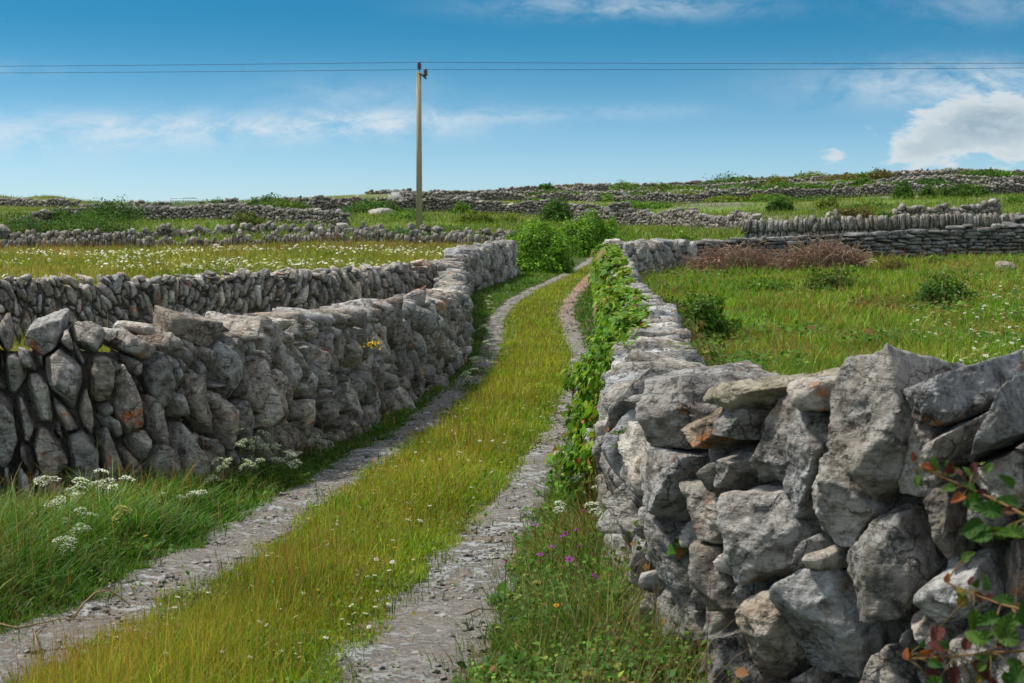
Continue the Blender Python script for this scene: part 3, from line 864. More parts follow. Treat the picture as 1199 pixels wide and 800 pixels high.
# ---------------------------------------------------------------- grass
def blades(x, y, h, w, lean, col, az=None, z=None, tipcol=None):
    n = len(x)
    z = H(x, y) if z is None else z
    az = RNG.uniform(0, 2 * math.pi, n) if az is None else az
    dx, dy = np.cos(az), np.sin(az)
    fa = az + RNG.uniform(-.9, .9, n) + math.pi / 2
    wx, wy = np.cos(fa), np.sin(fa)
    V = np.empty((n, 7, 3))
    for k, (t, ww) in enumerate(((0, .75), (.4, 1.0), (.75, .65))):
        px = x + dx * lean * h * t ** 1.8; py = y + dy * lean * h * t ** 1.8
        pz = z - .01 + h * (t - .35 * np.minimum(lean, 1.3) * t ** 2.2)
        V[:, 2 * k, 0] = px - wx * w * ww / 2; V[:, 2 * k, 1] = py - wy * w * ww / 2; V[:, 2 * k, 2] = pz
        V[:, 2 * k + 1, 0] = px + wx * w * ww / 2; V[:, 2 * k + 1, 1] = py + wy * w * ww / 2; V[:, 2 * k + 1, 2] = pz
    V[:, 6, 0] = x + dx * lean * h; V[:, 6, 1] = y + dy * lean * h; V[:, 6, 2] = z + h * (1 - .38 * np.minimum(lean, 1.3))
    T = np.array([[0, 1, 3], [0, 3, 2], [2, 3, 5], [2, 5, 4], [4, 5, 6]])
    TT = (T[None] + (np.arange(n) * 7)[:, None, None]).reshape(-1, 3)
    C = np.repeat(col[:, None, :], 7, 1)
    if tipcol is not None:
        C[:, 4:, :] = C[:, 4:, :] * .5 + tipcol[:, None, :] * .5
        C[:, 6, :] = tipcol
    return V.reshape(-1, 3), TT, C.reshape(-1, 3)

def sample(n, amin, amax, y0, y1, zset, wd=.2, pw=0.0):
    y = np.exp(RNG.uniform(math.log(y0), math.log(y1), n)) if pw == 0 else (RNG.uniform(y0 ** pw, y1 ** pw, n)) ** (1 / pw)
    x = RNG.uniform(amin, amax, n) * y
    zo = zones(x, y); k = np.isin(zo, zset)
    x, y, zo = x[k], y[k], zo[k]
    if wd > 0:
        k = walldist(x, y) > wd
        x, y, zo = x[k], y[k], zo[k]
    return x, y

def mixc(c, n, jitter=.25):
    """pick colours from palette c with weights, jittered"""
    cols = np.array([q[:3] for q in c]); w = np.array([q[3] for q in c]); w = w / w.sum()
    k = RNG.choice(len(c), n, p=w)
    v = cols[k] * np.exp(RNG.normal(0, jitter, n))[:, None]
    v[:, 0] *= np.exp(RNG.normal(0, .12, n))
    return v

def grass(name, label, specs):
    b = Buf()
    for s in specs:
        x, y = sample(s['n'], *s['a'], *s['y'], s['z'], s.get('wd', .2), s.get('pw', 0))
        if 'mask' in s:
            k = s['mask'](x, y) > RNG.random(len(x)); x, y = x[k], y[k]
        n = len(x)
        if not n: continue
        f = 1 + np.clip(y - 6, 0, 60) / s.get('grow', 11)
        cl = n2(x, y, s.get('cs', .9), 6.0)
        h = s['h'] * np.exp(RNG.normal(0, .3, n)) * (1 + s.get('cv', .4) * cl)
        if 'hf' in s: h = h * s['hf'](x, y)
        w = s['w'] * f * RNG.uniform(.7, 1.3, n)
        lean = np.abs(RNG.normal(s.get('lean', .4), .25, n))
        pal = np.array([q[:3] for q in s['c']]); cw = np.cumsum([q[3] for q in s['c']]); cw = cw / cw[-1]
        u = .5 + .42 * n2(x, y, s.get('ps', .8), 31.0, 3) + RNG.normal(0, .24, n)
        c = pal[np.clip(np.searchsorted(cw, np.clip(u, 0, .999)), 0, len(pal) - 1)] * np.exp(RNG.normal(0, s.get('cj', .22), n))[:, None]
        c = c * (1 + .30 * n2(x, y, .6, 14.0, 3))[:, None]
        tip = c * np.array(s['tip']) if 'tip' in s else None
        az = None
        if 'az' in s: az = s['az'](x, y)
        b.add(*blades(x, y, h, w, lean, c, az, None, tip))
    o = b.build(name, M['grass'], None, None, True); tag(o, label, 'grass', None, 'stuff')
    return o

inner = lambda x, y: np.clip(np.minimum(x - xl(y) - LW(y) / 2, xr(y) - RW(y) / 2 - x) / .35, 0, 1)
S1 = dict(z=[STRIP], a=(-.36, .1))
grass('grass', 'short yellow green grass with rusty seed stems on the strip between the wheel tracks', [
    dict(S1, n=420000, y=(4.2, 64), h=.075, w=.0045, lean=.55, c=[(.09, .20, .012, 1.5), (.18, .29, .014, 5), (.28, .34, .02, 4.5), (.34, .25, .05, 1)], ps=1.6, tip=(1.15, 1.05, .9), hf=lambda x, y: .55 + .7 * inner(x, y)),
    dict(S1, n=85000, y=(4.2, 64), h=.18, w=.0022, lean=.18, c=[(.30, .16, .045, 2), (.36, .29, .07, 3.5), (.18, .24, .03, 1.5)], tip=(1.25, .8, .5), hf=lambda x, y: .5 + .6 * inner(x, y), mask=lambda x, y: .35 + .9 * inner(x, y), grow=16),
    dict(S1, n=50000, y=(4.2, 30), h=.035, w=.012, lean=1.1, c=[(.07, .13, .015, 3), (.11, .17, .02, 2)]),
])
vl_h = lambda x, y: np.clip(.30 + 1.0 * (xl(y) - LW(y) / 2 - x) / .45, .3, 1.15) * np.clip(1.1 - (y - 8) * .02, .5, 1)
grass('grass', 'long lush dark green grass leaning over the left wheel track from the boulder wall', [
    dict(z=[VL], a=(-.42, .05), n=460000, y=(5, 52), h=.175, w=.006, lean=.8, c=[(.035, .10, .008, 4), (.065, .155, .011, 5), (.11, .21, .018, 3), (.20, .20, .05, .8)], tip=(1.2, 1.15, 1), hf=lambda x, y: vl_h(x, y) * np.clip(walldist(x, y) * 1.6, .35, 1), wd=.26, cv=.6),
    dict(z=[VL], a=(-.42, .05), n=22000, y=(5, 40), h=.26, w=.003, lean=.3, c=[(.25, .17, .07, 3), (.22, .2, .08, 2)], tip=(1.2, .8, .6), hf=vl_h, wd=.22),
    dict(z=[RUT], a=(-.42, .12), n=70000, y=(4.3, 45), h=.07, w=.0045, lean=.5, c=[(.09, .13, .015, 3), (.18, .16, .05, 1)], mask=lambda x, y: np.clip(np.minimum(np.minimum(abs(x - xl(y)) / LW(y), abs(x - xr(y)) / RW(y)), 1) * 3.2 - .55 + n2(x, y, 3, 2), 0.01, 1) * .9, wd=0),
])
vr_h = lambda x, y: np.clip(.35 + 1.0 * (x - xr(y) - RW(y) / 2) / .45, .3, 1.15)
grass('grass', 'mixed green grass and herbs at the foot of the right wall', [
    dict(z=[VR], a=(-.12, .14), n=200000, y=(4.2, 60), h=.20, w=.005, lean=.7, c=[(.045, .12, .010, 5), (.075, .16, .014, 4), (.13, .18, .03, 1.5), (.20, .12, .04, .3)], tip=(1.2, 1.1, 1), hf=vr_h, wd=.22, cv=.6),
    dict(z=[VR], a=(-.12, .14), n=16000, y=(4.2, 30), h=.34, w=.003, lean=.5, c=[(.25, .17, .07, 3), (.22, .2, .08, 2), (.24, .09, .04, 2)], hf=vr_h, wd=.22),
])
grass('grass', 'tall dry olive grass of the daisy field behind the slanting stone wall', [
    dict(z=[LF], a=(-.42, 0), n=190000, y=(10, 71), h=.26, w=.006, lean=.4, pw=.6, c=[(.12, .19, .02, 2), (.20, .24, .03, 4), (.30, .29, .06, 4), (.30, .20, .07, 1)], ps=.25, tip=(1.15, 1.0, .9), wd=.28, grow=14),
    dict(z=[LF], a=(-.42, 0), n=15000, y=(50, 71.5), h=.5, w=.004, lean=.15, pw=1, c=[(.26, .13, .06, 3), (.24, .19, .09, 3)], tip=(1.2, .7, .55), mask=lambda x, y: np.clip((y - 58) / 8, 0, 1) * np.clip(n2(x, y, .15, 3) + .5, .1, 1), grow=16),
])
grass('grass', 'rough bright green grass with rusty sorrel in the right hand field', [
    dict(z=[RF], a=(-.02, .45), n=430000, y=(3.5, 62), h=.20, w=.0065, lean=.55, pw=.25, c=[(.06, .14, .012, 2), (.10, .23, .012, 5), (.16, .28, .02, 4.5), (.26, .28, .05, 2.6), (.28, .18, .06, 1)], ps=.35, tip=(1.2, 1.1, .9), wd=.28, cs=.5, cv=.8, grow=13),
    dict(z=[RF], a=(-.02, .45), n=30000, y=(4, 50), h=.38, w=.003, lean=.2, pw=.5, c=[(.28, .14, .06, 3), (.26, .22, .09, 3)], tip=(1.2, .65, .5), mask=lambda x, y: np.clip(n2(x, y, .28, 23, 3) * 1.6 + .22 + np.clip((y - 34) / 12, 0, .5), .02, 1), grow=15),
])
def far_mask(x, y): return np.clip(1.1 - y / 320, .1, 1)
grass('grass', 'pasture and rough grass on the small fields climbing the hill', [
    dict(z=[FAR], a=(-.42, .42), n=240000, y=(62, 330), h=.32, w=.006, lean=.4, pw=.3, c=[(.13, .21, .02, 4), (.17, .22, .04, 3), (.22, .19, .06, 1.5), (.08, .14, .02, 2)], wd=0, grow=9, cs=.08, cv=.8, mask=far_mask),
])

# ---------------------------------------------------------------- leaves and bushes
def leaf_proto(kind='oval'):
    if kind == 'oval':
        o = [(0, 0), (.32, .3), (.36, .6), (0, 1.05), (-.36, .6), (-.32, .3)]
    elif kind == 'ivy':
        o = [(0, 0), (.30, -.05), (.58, .25), (.30, .52), (0, 1.0), (-.30, .52), (-.58, .25), (-.30, -.05)]
    V = [(0, .42, -.0)] + [(a, b, .10 * abs(a) * 2 - .12 * b * b) for a, b in o]
    T = [(0, i + 1, (i + 1) % len(o) + 1) for i in range(len(o))]
    return np.array(V, float) - np.array([0, 0, 0]), np.array(T)
LV, LT = leaf_proto(); IV, IT = leaf_proto('ivy')
QV = np.array([(0, 0, 0), (.3, .5, .08), (0, 1, -.05), (-.3, .5, .08)]); QT = np.array([(0, 1, 2), (0, 2, 3)])

def orient(nrm, spin):
    """rotations taking +z to nrm with a spin about it"""
    n = len(nrm); z = nrm / (np.linalg.norm(nrm, axis=1)[:, None] + 1e-9)
    ref = np.where(np.abs(z[:, 2:3]) < .9, np.array([[0, 0, 1.]]), np.array([[1., 0, 0]]))
    x = np.cross(ref, z); x /= np.linalg.norm(x, axis=1)[:, None]; y = np.cross(z, x)
    c, s = np.cos(spin)[:, None], np.sin(spin)[:, None]
    return np.stack([x * c + y * s, -x * s + y * c, z], 2)

def bush(name, label, c, rx, ry, rz, n, leaf, cols, cat='bush', group=None, seed=0, fine=False, lump=.35, flat=.0, stems=True):
    rng = np.random.default_rng(seed + 500)
    th = rng.uniform(0, 2 * math.pi, n); u = rng.uniform(-.15, 1, n); r = np.sqrt(np.maximum(0, 1 - u * u))
    d = np.stack([r * np.cos(th), r * np.sin(th), u], 1)
    lum = fbm(d * 2.2 + seed * 3.3, 3) * lump + fbm(d * 6 + seed, 2) * lump * .4
    depth = rng.random(n) ** 2.2 * .5
    rad = (1 + lum) * (1 - depth) * np.where(rng.random(n) < .06, rng.uniform(1, 1.16, n), 1)
    p = d * rad[:, None] * np.array([rx, ry, rz])
    nr = d / np.array([rx, ry, rz]) ; nr /= np.linalg.norm(nr, axis=1)[:, None]
    nr = nr * .7 + rng.normal(0, .55, (n, 3)) + np.array([0, 0, .35])
    gz = H(p[:, 0] + c[0], p[:, 1] + c[1]) - c[2]
    p[:, 2] = np.maximum(p[:, 2], gz + .02)
    if fine: pv, pt = LV, LT
    else: pv, pt = QV, QT
    col = np.array([q[:3] for q in cols]); w = np.array([q[3] for q in cols]); w = w / w.sum()
    k = rng.choice(len(cols), n, p=w)
    tc = col[k] * np.exp(rng.normal(0, .25, n))[:, None] * (1 + .5 * fbm(p / max(rx, rz) * 2.5 + 9, 2))[:, None]
    root = empty(name, Vector(c), label, cat, group)
    b = Buf(); Rm = orient(nr, rng.uniform(0, 6.28, n))
    scatter(b, pv, pt, p + np.array(c), Rm, leaf * np.exp(rng.normal(0, .3, n)), np.clip(tc, .004, 1))
    b.build('foliage', M['leaf'], root, None, False)
    if stems:
        sb = Buf()
        for q in range(14):
            a = rng.uniform(0, 6.28); k = rng.uniform(.4, .8)
            e = np.array([rx * k * math.cos(a), ry * k * math.sin(a), rz * rng.uniform(.55, .85)])
            m = e * .5 + rng.normal(0, .06, 3) * rz
            sb.add(*tube([np.array([e[0] * .1, e[1] * .1, -.05]) + np.array(c), m + np.array(c), e + np.array(c)], [rz * .03, rz * .02, rz * .008], 5), (.16, .12, .08))
        sb.build('stem', M['twig'], root)
    return root

GR = [(.07, .17, .015, 5), (.12, .23, .02, 4), (.17, .25, .03, 1.5)]
DK = [(.045, .11, .014, 5), (.07, .15, .017, 4), (.12, .18, .025, 1.3)]
YG = [(.14, .20, .02, 4), (.20, .22, .03, 3), (.10, .16, .02, 2)]
BG = [(.13, .27, .02, 5), (.20, .34, .03, 3), (.08, .18, .015, 2)]
BRN = [(.14, .12, .04, 4), (.17, .10, .04, 3), (.09, .12, .02, 2)]
def _x(): pass
def pbush(label, px, row, wpx, hpx, y, cols, name='bush', cat='bush', n=None, leafpx=2.2, seed=0, deep=.7, lump=.35, fine=False):
    """bush whose base centre stands at a photo column at distance y (row = None: on the ground there)"""
    if y is None: g = G(px, row); y = g.y
    c = P_at(px, y); m = y / F
    rx = wpx * m / 2; rz = hpx * m
    if row is not None:
        want = CAMH + slope(px, row)[1] * y
        if want < c.z: rz = rz * 1.0
    leaf = max(.045, leafpx * m)
    if n is None: n = int(min(12000, 14 * (rx * rz * 3.0) / (leaf * leaf) + 300))
    return bush(name, label, (c.x, c.y, c.z - .03), rx * .92, max(rx * deep * .9, rz * .6), rz * .92, n, leaf, cols, cat, None, seed, fine, lump)

pbush('large rounded bright green bush at the end of the left lane wall', 630, None, 86, 60, 47.5, BG, seed=1, n=16000, leafpx=3.0, deep=1.0, lump=.28)
pbush('tall green bush behind the rounded one where the lane disappears', 690, None, 92, 54, 60, BG, seed=2, n=14000, leafpx=2.8, lump=.3)
pbush('dark green round tree shaped bush standing on the field behind the lane', 651, None, 40, 30, 112, DK, seed=3, n=5000, leafpx=2.2)
pbush('low round yellow green mound right of the wooden pole', 557, None, 50, 16, 100, YG, seed=4, n=3500)
pbush('bright yellow green bush above the corner of the pale craggy wall', 800, None, 52, 32, 56, [(.16, .26, .02, 4), (.11, .20, .02, 3)], seed=5, n=6000, leafpx=2.6)
pbush('grey green low growth on the wall top by the craggy wall', 765, None, 30, 14, 53, YG, seed=6, n=1500)
pbush('dark green bush leaning on the far side of the ivy covered wall', 812, 385, 96, 54, 26, [(.06, .15, .012, 5), (.11, .20, .02, 3), (.18, .16, .03, 1)], seed=7, n=14000, leafpx=3.2, fine=True, lump=.6)
pbush('low dark bramble clump in the middle of the right hand field', 1104, 362, 72, 28, 31.5, DK, seed=8, n=5000, leafpx=3.0, fine=True, lump=.8)
pbush('low spreading green clump near the brown thicket in the right hand field', 975, 345, 84, 30, 35, [(.07, .14, .015, 5), (.12, .17, .03, 2), (.2, .16, .05, 1)], seed=9, n=5000, leafpx=3.0, lump=.8)
pbush('small yellowish clump in front of the dark slab wall', 1092, 308, 36, 16, 44, YG, seed=10, n=1800)
pbush('small moss green tuft growing on top of the slab wall', 1022, None, 26, 26, 52, YG, seed=11, n=900)
pbush('long dark green hedge at the left edge behind two field walls', 20, None, 96, 30, 88, DK, seed=12, n=5000, name='hedge', cat='hedge')
pbush('mid green hedge section next to the one at the left edge', 100, None, 136, 31, 89, [(.05, .12, .015, 5), (.09, .16, .02, 3)], seed=13, n=7000, name='hedge', cat='hedge')
pbush('ivy mound on the broken wall behind the left hedge', 130, None, 86, 30, 108, DK, seed=14, n=5000)
pbush('second ivy mound farther left on the broken wall', 72, None, 36, 20, 108, DK, seed=15, n=2500)
pbush('olive bush in front of the wall left of the pole', 290, None, 46, 20, 97, [(.11, .15, .02, 4), (.16, .17, .03, 2), (.07, .12, .015, 2)], seed=16, n=3500)
pbush('big rounded light green bush below the left skyline', 335, None, 66, 20, 118, [(.11, .19, .02, 4), (.15, .20, .03, 2), (.07, .13, .015, 2)], seed=17, n=4500)
pbush('dark bush on the skyline above the light green one', 315, None, 60, 16, 152, DK, seed=18, n=3500)
pbush('round dark bush just right of the metal gate', 254, None, 28, 16, 140, DK, seed=19, n=1800)
pbush('narrow ivy clump on the wall between gate and pole', 198, None, 22, 16, 111, DK, seed=20, n=1500)
pbush('low green hedge along the skyline left of the gate', 190, None, 90, 7, 172, GR, seed=21, n=1800, name='hedge', cat='hedge')
pbush('ivy covering part of the long wall left of the pole', 440, None, 74, 18, 128, DK, seed=22, n=4000)
pbush('small ivy clump on the long wall right of the pole', 540, None, 26, 15, 127, GR, seed=23, n=1500)
pbush('ivy patch on the near wall directly under the pole', 470, None, 110, 17, 77.5, DK, seed=24, n=4500)
pbush('short ivy patch on the wall right of the pole foot', 560, None, 28, 14, 77, GR, seed=25, n=1200)
for i, (lb, px, w, h, y, cl) in enumerate([
    ('green bushes at the top left of the rocky hill', 805, 70, 11, 232, GR), ('dark green hedge strip crossing the rocky hill', 930, 110, 12, 200, DK),
    ('small hedge strip under the skyline right of centre', 1010, 36, 13, 204, DK), ('long low hedge on the lower slope right of the dark round tree', 745, 90, 9, 150, GR),
    ('round bush in the middle of the right hillside field', 912, 34, 17, 132, DK), ('pale yellow green bush next to the round one on the hillside', 968, 28, 16, 130, YG),
    ('large brown green thicket in front of the short grey wall', 996, 66, 25, 84, BRN), ('bright green bush at the edge of the brown green thicket', 1030, 40, 18, 86, GR),
    ('dark bush on the wall at mid right of the hillside', 1056, 24, 20, 150, DK), ('dark bush second from the right on the hillside wall', 1084, 20, 17, 150, DK),
    ('wide dark hedge on the hillside wall near the right edge', 1126, 64, 17, 154, DK), ('ivy heap low in front of the stepped slab wall end', 1140, 90, 12, 74, DK),
    ('small green bush in front of the sloping wall', 935, 30, 13, 78, GR), ('tiny bush on the skyline above the dark round tree', 640, 22, 10, 260, DK),
    ('thin green strip of bushes on the middle slope', 850, 60, 8, 165, YG)]):
    pbush(lb, px, None, w, h, y, cl, seed=40 + i, n=int(900 + w * h * 5), name='hedge' if 'hedge' in lb else 'bush', cat='hedge' if 'hedge' in lb else 'bush')

rg = np.random.default_rng(77)
for i in range(70):
    px = rg.uniform(350, 1190); y = rg.choice([86, 106, 129, 165, 200, 209, 243, 275, 316]) * rg.uniform(.985, 1.0)
    if px < 620 and y > 170: px = rg.uniform(700, 1190)
    w_ = rg.uniform(16, 75); o = pbush('low green scrub patch straggling along the walls of the far hillside', px, None, w_, rg.uniform(6, 12) * (1.3 if y < 140 else 1), y, [GR, DK, YG, BRN][rg.choice(4, p=[.4, .35, .15, .1])], seed=200 + i, n=int(300 + w_ * 16), name='scrub', cat='shrub', lump=.5)
    o['group'] = 'scrub patches along the hillside walls'
pbush('ragged patch of mixed brambles left of the dark clump in the right hand field', 1020, 372, 80, 20, 30, BRN, seed=301, n=3000, lump=.9, fine=True)
pbush('straggling green scrub beyond the leaning bush in the right hand field', 900, 340, 70, 18, 36, GR, seed=302, n=3000, lump=.9, fine=True)
pbush('small rusty green clump by the wall behind the two thickets', 1048, 312, 40, 16, 43, BRN, seed=303, n=1800, lump=.8)
# dead bramble thickets against the slab wall
def thicket(label, px, wpx, hpx, y, n, seed):
    rng = np.random.default_rng(seed); c = P_at(px, y); m = y / F; rx = wpx * m / 2; rz = hpx * m
    b = Buf()
    for q in range(n):
        a = np.array([c.x + rng.uniform(-1, 1) * rx, c.y + rng.uniform(-.6, .6), 0]); a[2] = H1(a[0], a[1])
        L = rng.uniform(.9, 1.5) * rz * (1 - .5 * ((a[0] - c.x) / rx) ** 2); th = rng.uniform(0, 6.28); sp = rng.uniform(.2, .9) * rz
        e = a + np.array([math.cos(th) * sp, math.sin(th) * sp * .6, L * rng.uniform(.3, .9)])
        mid = (a + e) / 2 + np.array([rng.normal(0, .1), rng.normal(0, .06), L * rng.uniform(.3, .5)])
        pts = [(1 - t) ** 2 * a + 2 * t * (1 - t) * mid + t * t * e + rng.normal(0, .02, 3) for t in np.linspace(0, 1, 6)]
        col = np.array([[.27, .17, .11], [.36, .26, .18], [.22, .13, .085], [.45, .38, .29]][rng.choice(4, p=[.4, .25, .3, .05])]) * rng.uniform(.6, 1.3)
        b.add(*tube(pts, rng.uniform(.006, .012), 3, False), col)
    n2_ = n * 6
    P = np.stack([c.x + rng.uniform(-1, 1, n2_) * rx, c.y + rng.uniform(-.5, .5, n2_), np.zeros(n2_)], 1)
    P[:, 2] = H(P[:, 0], P[:, 1]) + rng.random(n2_) * rz * .85 * (1 - .5 * ((P[:, 0] - c.x) / rx) ** 2)
    scatter(b, QV, QT, P, rand_rot(n2_, rng=rng), rng.uniform(.03, .07, n2_), np.array([.28, .16, .11]) * rng.uniform(.5, 1.4, (n2_, 1)))
    o = b.build('bramble_thicket', M['twig'], None, tuple(c)); tag(o, label, 'thicket')
thicket('dead reddish brown bramble thicket left of the two, beside the craggy wall corner', 860, 96, 34, 43.5, 620, 3)
thicket('dead reddish brown bramble thicket right of the two, in front of the dark slab wall', 962, 94, 35, 44, 760, 4)

# ---------------------------------------------------------------- ivy and creepers on the right wall
def creeper(name, label, s0, s1, n, leaf, cols, cover, seed, wmin=.24, wmax=.50, kind='ivy', cat='ivy', top=True, hcurve=hR, cv=cvR, side=-1):
    rng = np.random.default_rng(seed)
    s = rng.uniform(s0, s1, n); x, y, tx, ty = cv.at(s)
    hh = np.array([hcurve(q) for q in s])
    v = rng.random(n) * (1.45 if top else 1.0)     # 0..1 up the lane face, 1..1.45 over the top
    t = np.minimum(v, 1) * hh
    off = np.where(v <= 1, rng.uniform(wmin, wmax, n) + .08 - .08 * np.minimum(v, 1), .30 - (v - 1) * 1.0)
    t = t + np.where(v > 1, rng.uniform(.0, .12, n), 0)
    # shaped clumps
    k = fbm(np.stack([s * .9, t * 1.6 + v, np.full(n, seed * 1.0)], 1), 3) + .6 * fbm(np.stack([s * 3, t * 4, np.full(n, seed * 2.0)], 1), 2)
    keep = 1.5 * k + cover(s, np.minimum(v, 1.5)) - .10 * (v > .9) > rng.random(n) * .5
    s, x, y, tx, ty, t, off, v, k = [q[keep] for q in (s, x, y, tx, ty, t, off, v, k)]; n = len(s)
    off = off + np.clip(k, 0, .6) * .12
    px = x + ty * off * side; py = y - tx * off * side
    pz = H(px, py) + np.maximum(t, .03)
    nr = np.stack([ty * side, -tx * side, np.full(n, .5)], 1) * np.where(v > 1, .25, 1)[:, None] + np.array([0, 0, 1]) * np.where(v > 1, 1.0, .2)[:, None] + rng.normal(0, .38, (n, 3))
    col = np.array([q[:3] for q in cols]); w = np.array([q[3] for q in cols]); w = w / w.sum()
    tc = col[rng.choice(len(cols), n, p=w)] * np.exp(rng.normal(0, .25, n))[:, None]
    b = Buf(); pv, pt = (IV, IT) if kind == 'ivy' else (LV, LT)
    scatter(b, pv, pt, np.stack([px, py, pz], 1), orient(nr, rng.normal(math.pi, .8, n)), leaf * np.exp(rng.normal(0, .35, n)) * (1 + .02 * np.clip(y - 8, 0, 40)), tc)
    c = (float(px.mean()), float(py.mean()), H1(px.mean(), py.mean()))
    root = empty(name, c, label, cat)
    b.build('foliage', M['leaf'], root, None, False)
    sb = Buf()
    for q in range(9):
        a = rng.uniform(s0, s1); L = rng.uniform(.5, 1.2); pts = []
        for u in np.linspace(0, 1, 9):
            ss = a + L * u * .8; X, Y, TX, TY = cv.at(ss); o_ = .30 + .03 * math.sin(u * 7 + q); hz = min(hcurve(ss), 1.0 if top else .3) * (.1 + .7 * u) + .05 * math.sin(u * 9 + q)
            pts.append((X + TY * o_ * side, Y - TX * o_ * side, H1(X, Y) + hz))
        sb.add(*tube(pts, .003, 5), (.20, .12, .07))
    sb.build('stem', M['twig'], root)
    return root
def s_of_y(yv): 
    ts = np.linspace(0, cvR.len, 800); _, yy, _, _ = cvR.at(ts); return float(ts[np.argmin(np.abs(yy - yv))])
IVY = [(.06, .15, .012, 3), (.12, .24, .02, 5), (.22, .32, .035, 2.4), (.26, .11, .04, .6)]
creeper('ivy', 'green ivy hanging over the lane side of the right wall in the middle distance', s_of_y(8.0), s_of_y(27), 70000, .046, IVY,
        lambda s, v: np.interp(s, [s_of_y(8.0), s_of_y(10), s_of_y(13), s_of_y(27)], [-.45, -.10, .12, .32]) - np.where(v > 1, np.interp(s, [s_of_y(9.5), s_of_y(15)], [.9, .12]) + np.maximum(v - 1.2, 0) * np.interp(s, [s_of_y(14), s_of_y(27)], [5, 1.5]), 0) + np.where(v < .35, .15, 0), 71)
creeper('ivy', 'bright yellow green creeper smothering the far end of the right wall', s_of_y(25), s_of_y(41), 15000, .075, [(.14, .25, .02, 4), (.19, .28, .03, 3), (.07, .15, .02, 3), (.2, .12, .05, .7)],
        lambda s, v: .35 - np.where(v > 1.3, .3, 0), 72)
creeper('ivy', 'thin red tinged trailing plants on the field side of the right wall', s_of_y(9), s_of_y(24), 9000, .045, [(.10, .16, .02, 4), (.22, .12, .05, 2), (.18, .2, .04, 2)],
        lambda s, v: .05 - np.where(v > 1, .7, 0), 74, side=1)

def ground_leaves(name, label, zset, a, y, n, leaf, hmax, cols, wd=.2, mask=None, hf=None, kind='oval'):
    x, yy = sample(n, a[0], a[1], y[0], y[1], zset, wd)
    if mask is not None:
        k = mask(x, yy) > RNG.random(len(x)); x, yy = x[k], yy[k]
    n = len(x); col = np.array([q[:3] for q in cols]); w = np.array([q[3] for q in cols]); w = w / w.sum()
    zt = RNG.random(n) ** .7 * hmax * (hf(x, yy) if hf else 1)
    nr = rng_n(n) * .45 + np.array([-.1, -.35, 1.0])
    b = Buf(); pv, pt = (IV, IT) if kind == 'ivy' else (LV, LT)
    scatter(b, pv, pt, np.stack([x, yy, H(x, yy) + .01 + zt], 1), orient(nr, RNG.uniform(0, 6.28, n)), leaf * np.exp(RNG.normal(0, .35, n)) * (1 + yy / 30), col[RNG.choice(len(cols), n, p=w)] * np.exp(RNG.normal(0, .25, n))[:, None])
    o = b.build(name, M['leaf'], None, None, False); tag(o, label, 'plants', None, 'stuff')
def rng_n(n): return RNG.normal(0, 1, (n, 3))
ground_leaves('undergrowth', 'leafy herbs and creeping plants between the right wheel track and the wall', [VR], (-.12, .16), (4.2, 40), 120000, .017, .22, [(.05, .13, .010, 6), (.09, .19, .018, 4), (.20, .09, .03, .5), (.20, .22, .03, 1)], .18, lambda x, y: np.clip(n2(x, y, 2.2, 41, 3) * 1.5 + .55, .05, 1), vr_h)
ground_leaves('clover', 'clover and small broad leaved weeds in the grass between the wheel tracks', [STRIP, RUT], (-.36, .1), (4.2, 26), 60000, .011, .06, [(.07, .16, .012, 5), (.13, .22, .02, 3), (.26, .20, .05, .7), (.30, .12, .05, .3)], 0, lambda x, y: np.clip(n2(x, y, 1.8, 51, 3) * 2 + .35, .03, 1) * np.clip(.15 + 2.0 * np.maximum(0, .5 + inner(x, y)), 0, 1) * np.where(zones(x, y) == RUT, .12, 1))
ground_leaves('undergrowth', 'low leafy weeds in the verge below the boulder wall', [VL], (-.42, .05), (5, 30), 16000, .022, .13, [(.04, .12, .010, 6), (.08, .18, .018, 3)], .18, lambda x, y: np.clip(n2(x, y, 1.5, 44, 3) * 2 + .1, .0, 1), vl_h)
ground_leaves('undergrowth', 'dark patches of low bramble and herbs in the right hand field', [RF], (0, .42), (16, 46), 42000, .034, .30, [(.05, .13, .012, 5), (.10, .19, .02, 3), (.22, .12, .05, 1)], .3, lambda x, y: np.clip(n2(x, y, .35, 47, 3) * 3 - .35, .0, 1))
def leaf_cluster(name, label, px, row, y, n, spread, leaf, cols, seed, cat='plant', kind='ivy', nrm=(-.5, -.9, .5)):
    if px > 700: y = on_R(px, row)[2] - .06
    rng = np.random.default_rng(seed); a, sl = slope(px, row); c = np.array([a * y, y, CAMH + sl * y])
    p = rng.normal(0, 1, (n, 3)) * np.array(spread) + c
    nr = np.array(nrm) + rng.normal(0, .5, (n, 3)); col = np.array([q[:3] for q in cols]); w = np.array([q[3] for q in cols]); w = w / w.sum()
    root = empty(name, tuple(c), label, cat); b = Buf(); pv, pt = (IV, IT) if kind == 'ivy' else (LV, LT)
    scatter(b, pv, pt, p, orient(nr, rng.uniform(0, 6.28, n)), leaf * rng.uniform(.6, 1.3, n), col[rng.choice(len(cols), n, p=w)] * rng.uniform(.7, 1.3, (n, 1)))
    b.build('foliage', M['leaf'], root, None, False)
    sb = Buf()
    for q in range(min(n, 12)):
        sb.add(*tube([c + np.array([0, .05, -spread[2] * 1.2]), (c + p[q]) / 2, p[q]], .0018, 5), (.2, .13, .06))
    sb.build('stem', M['twig'], root)

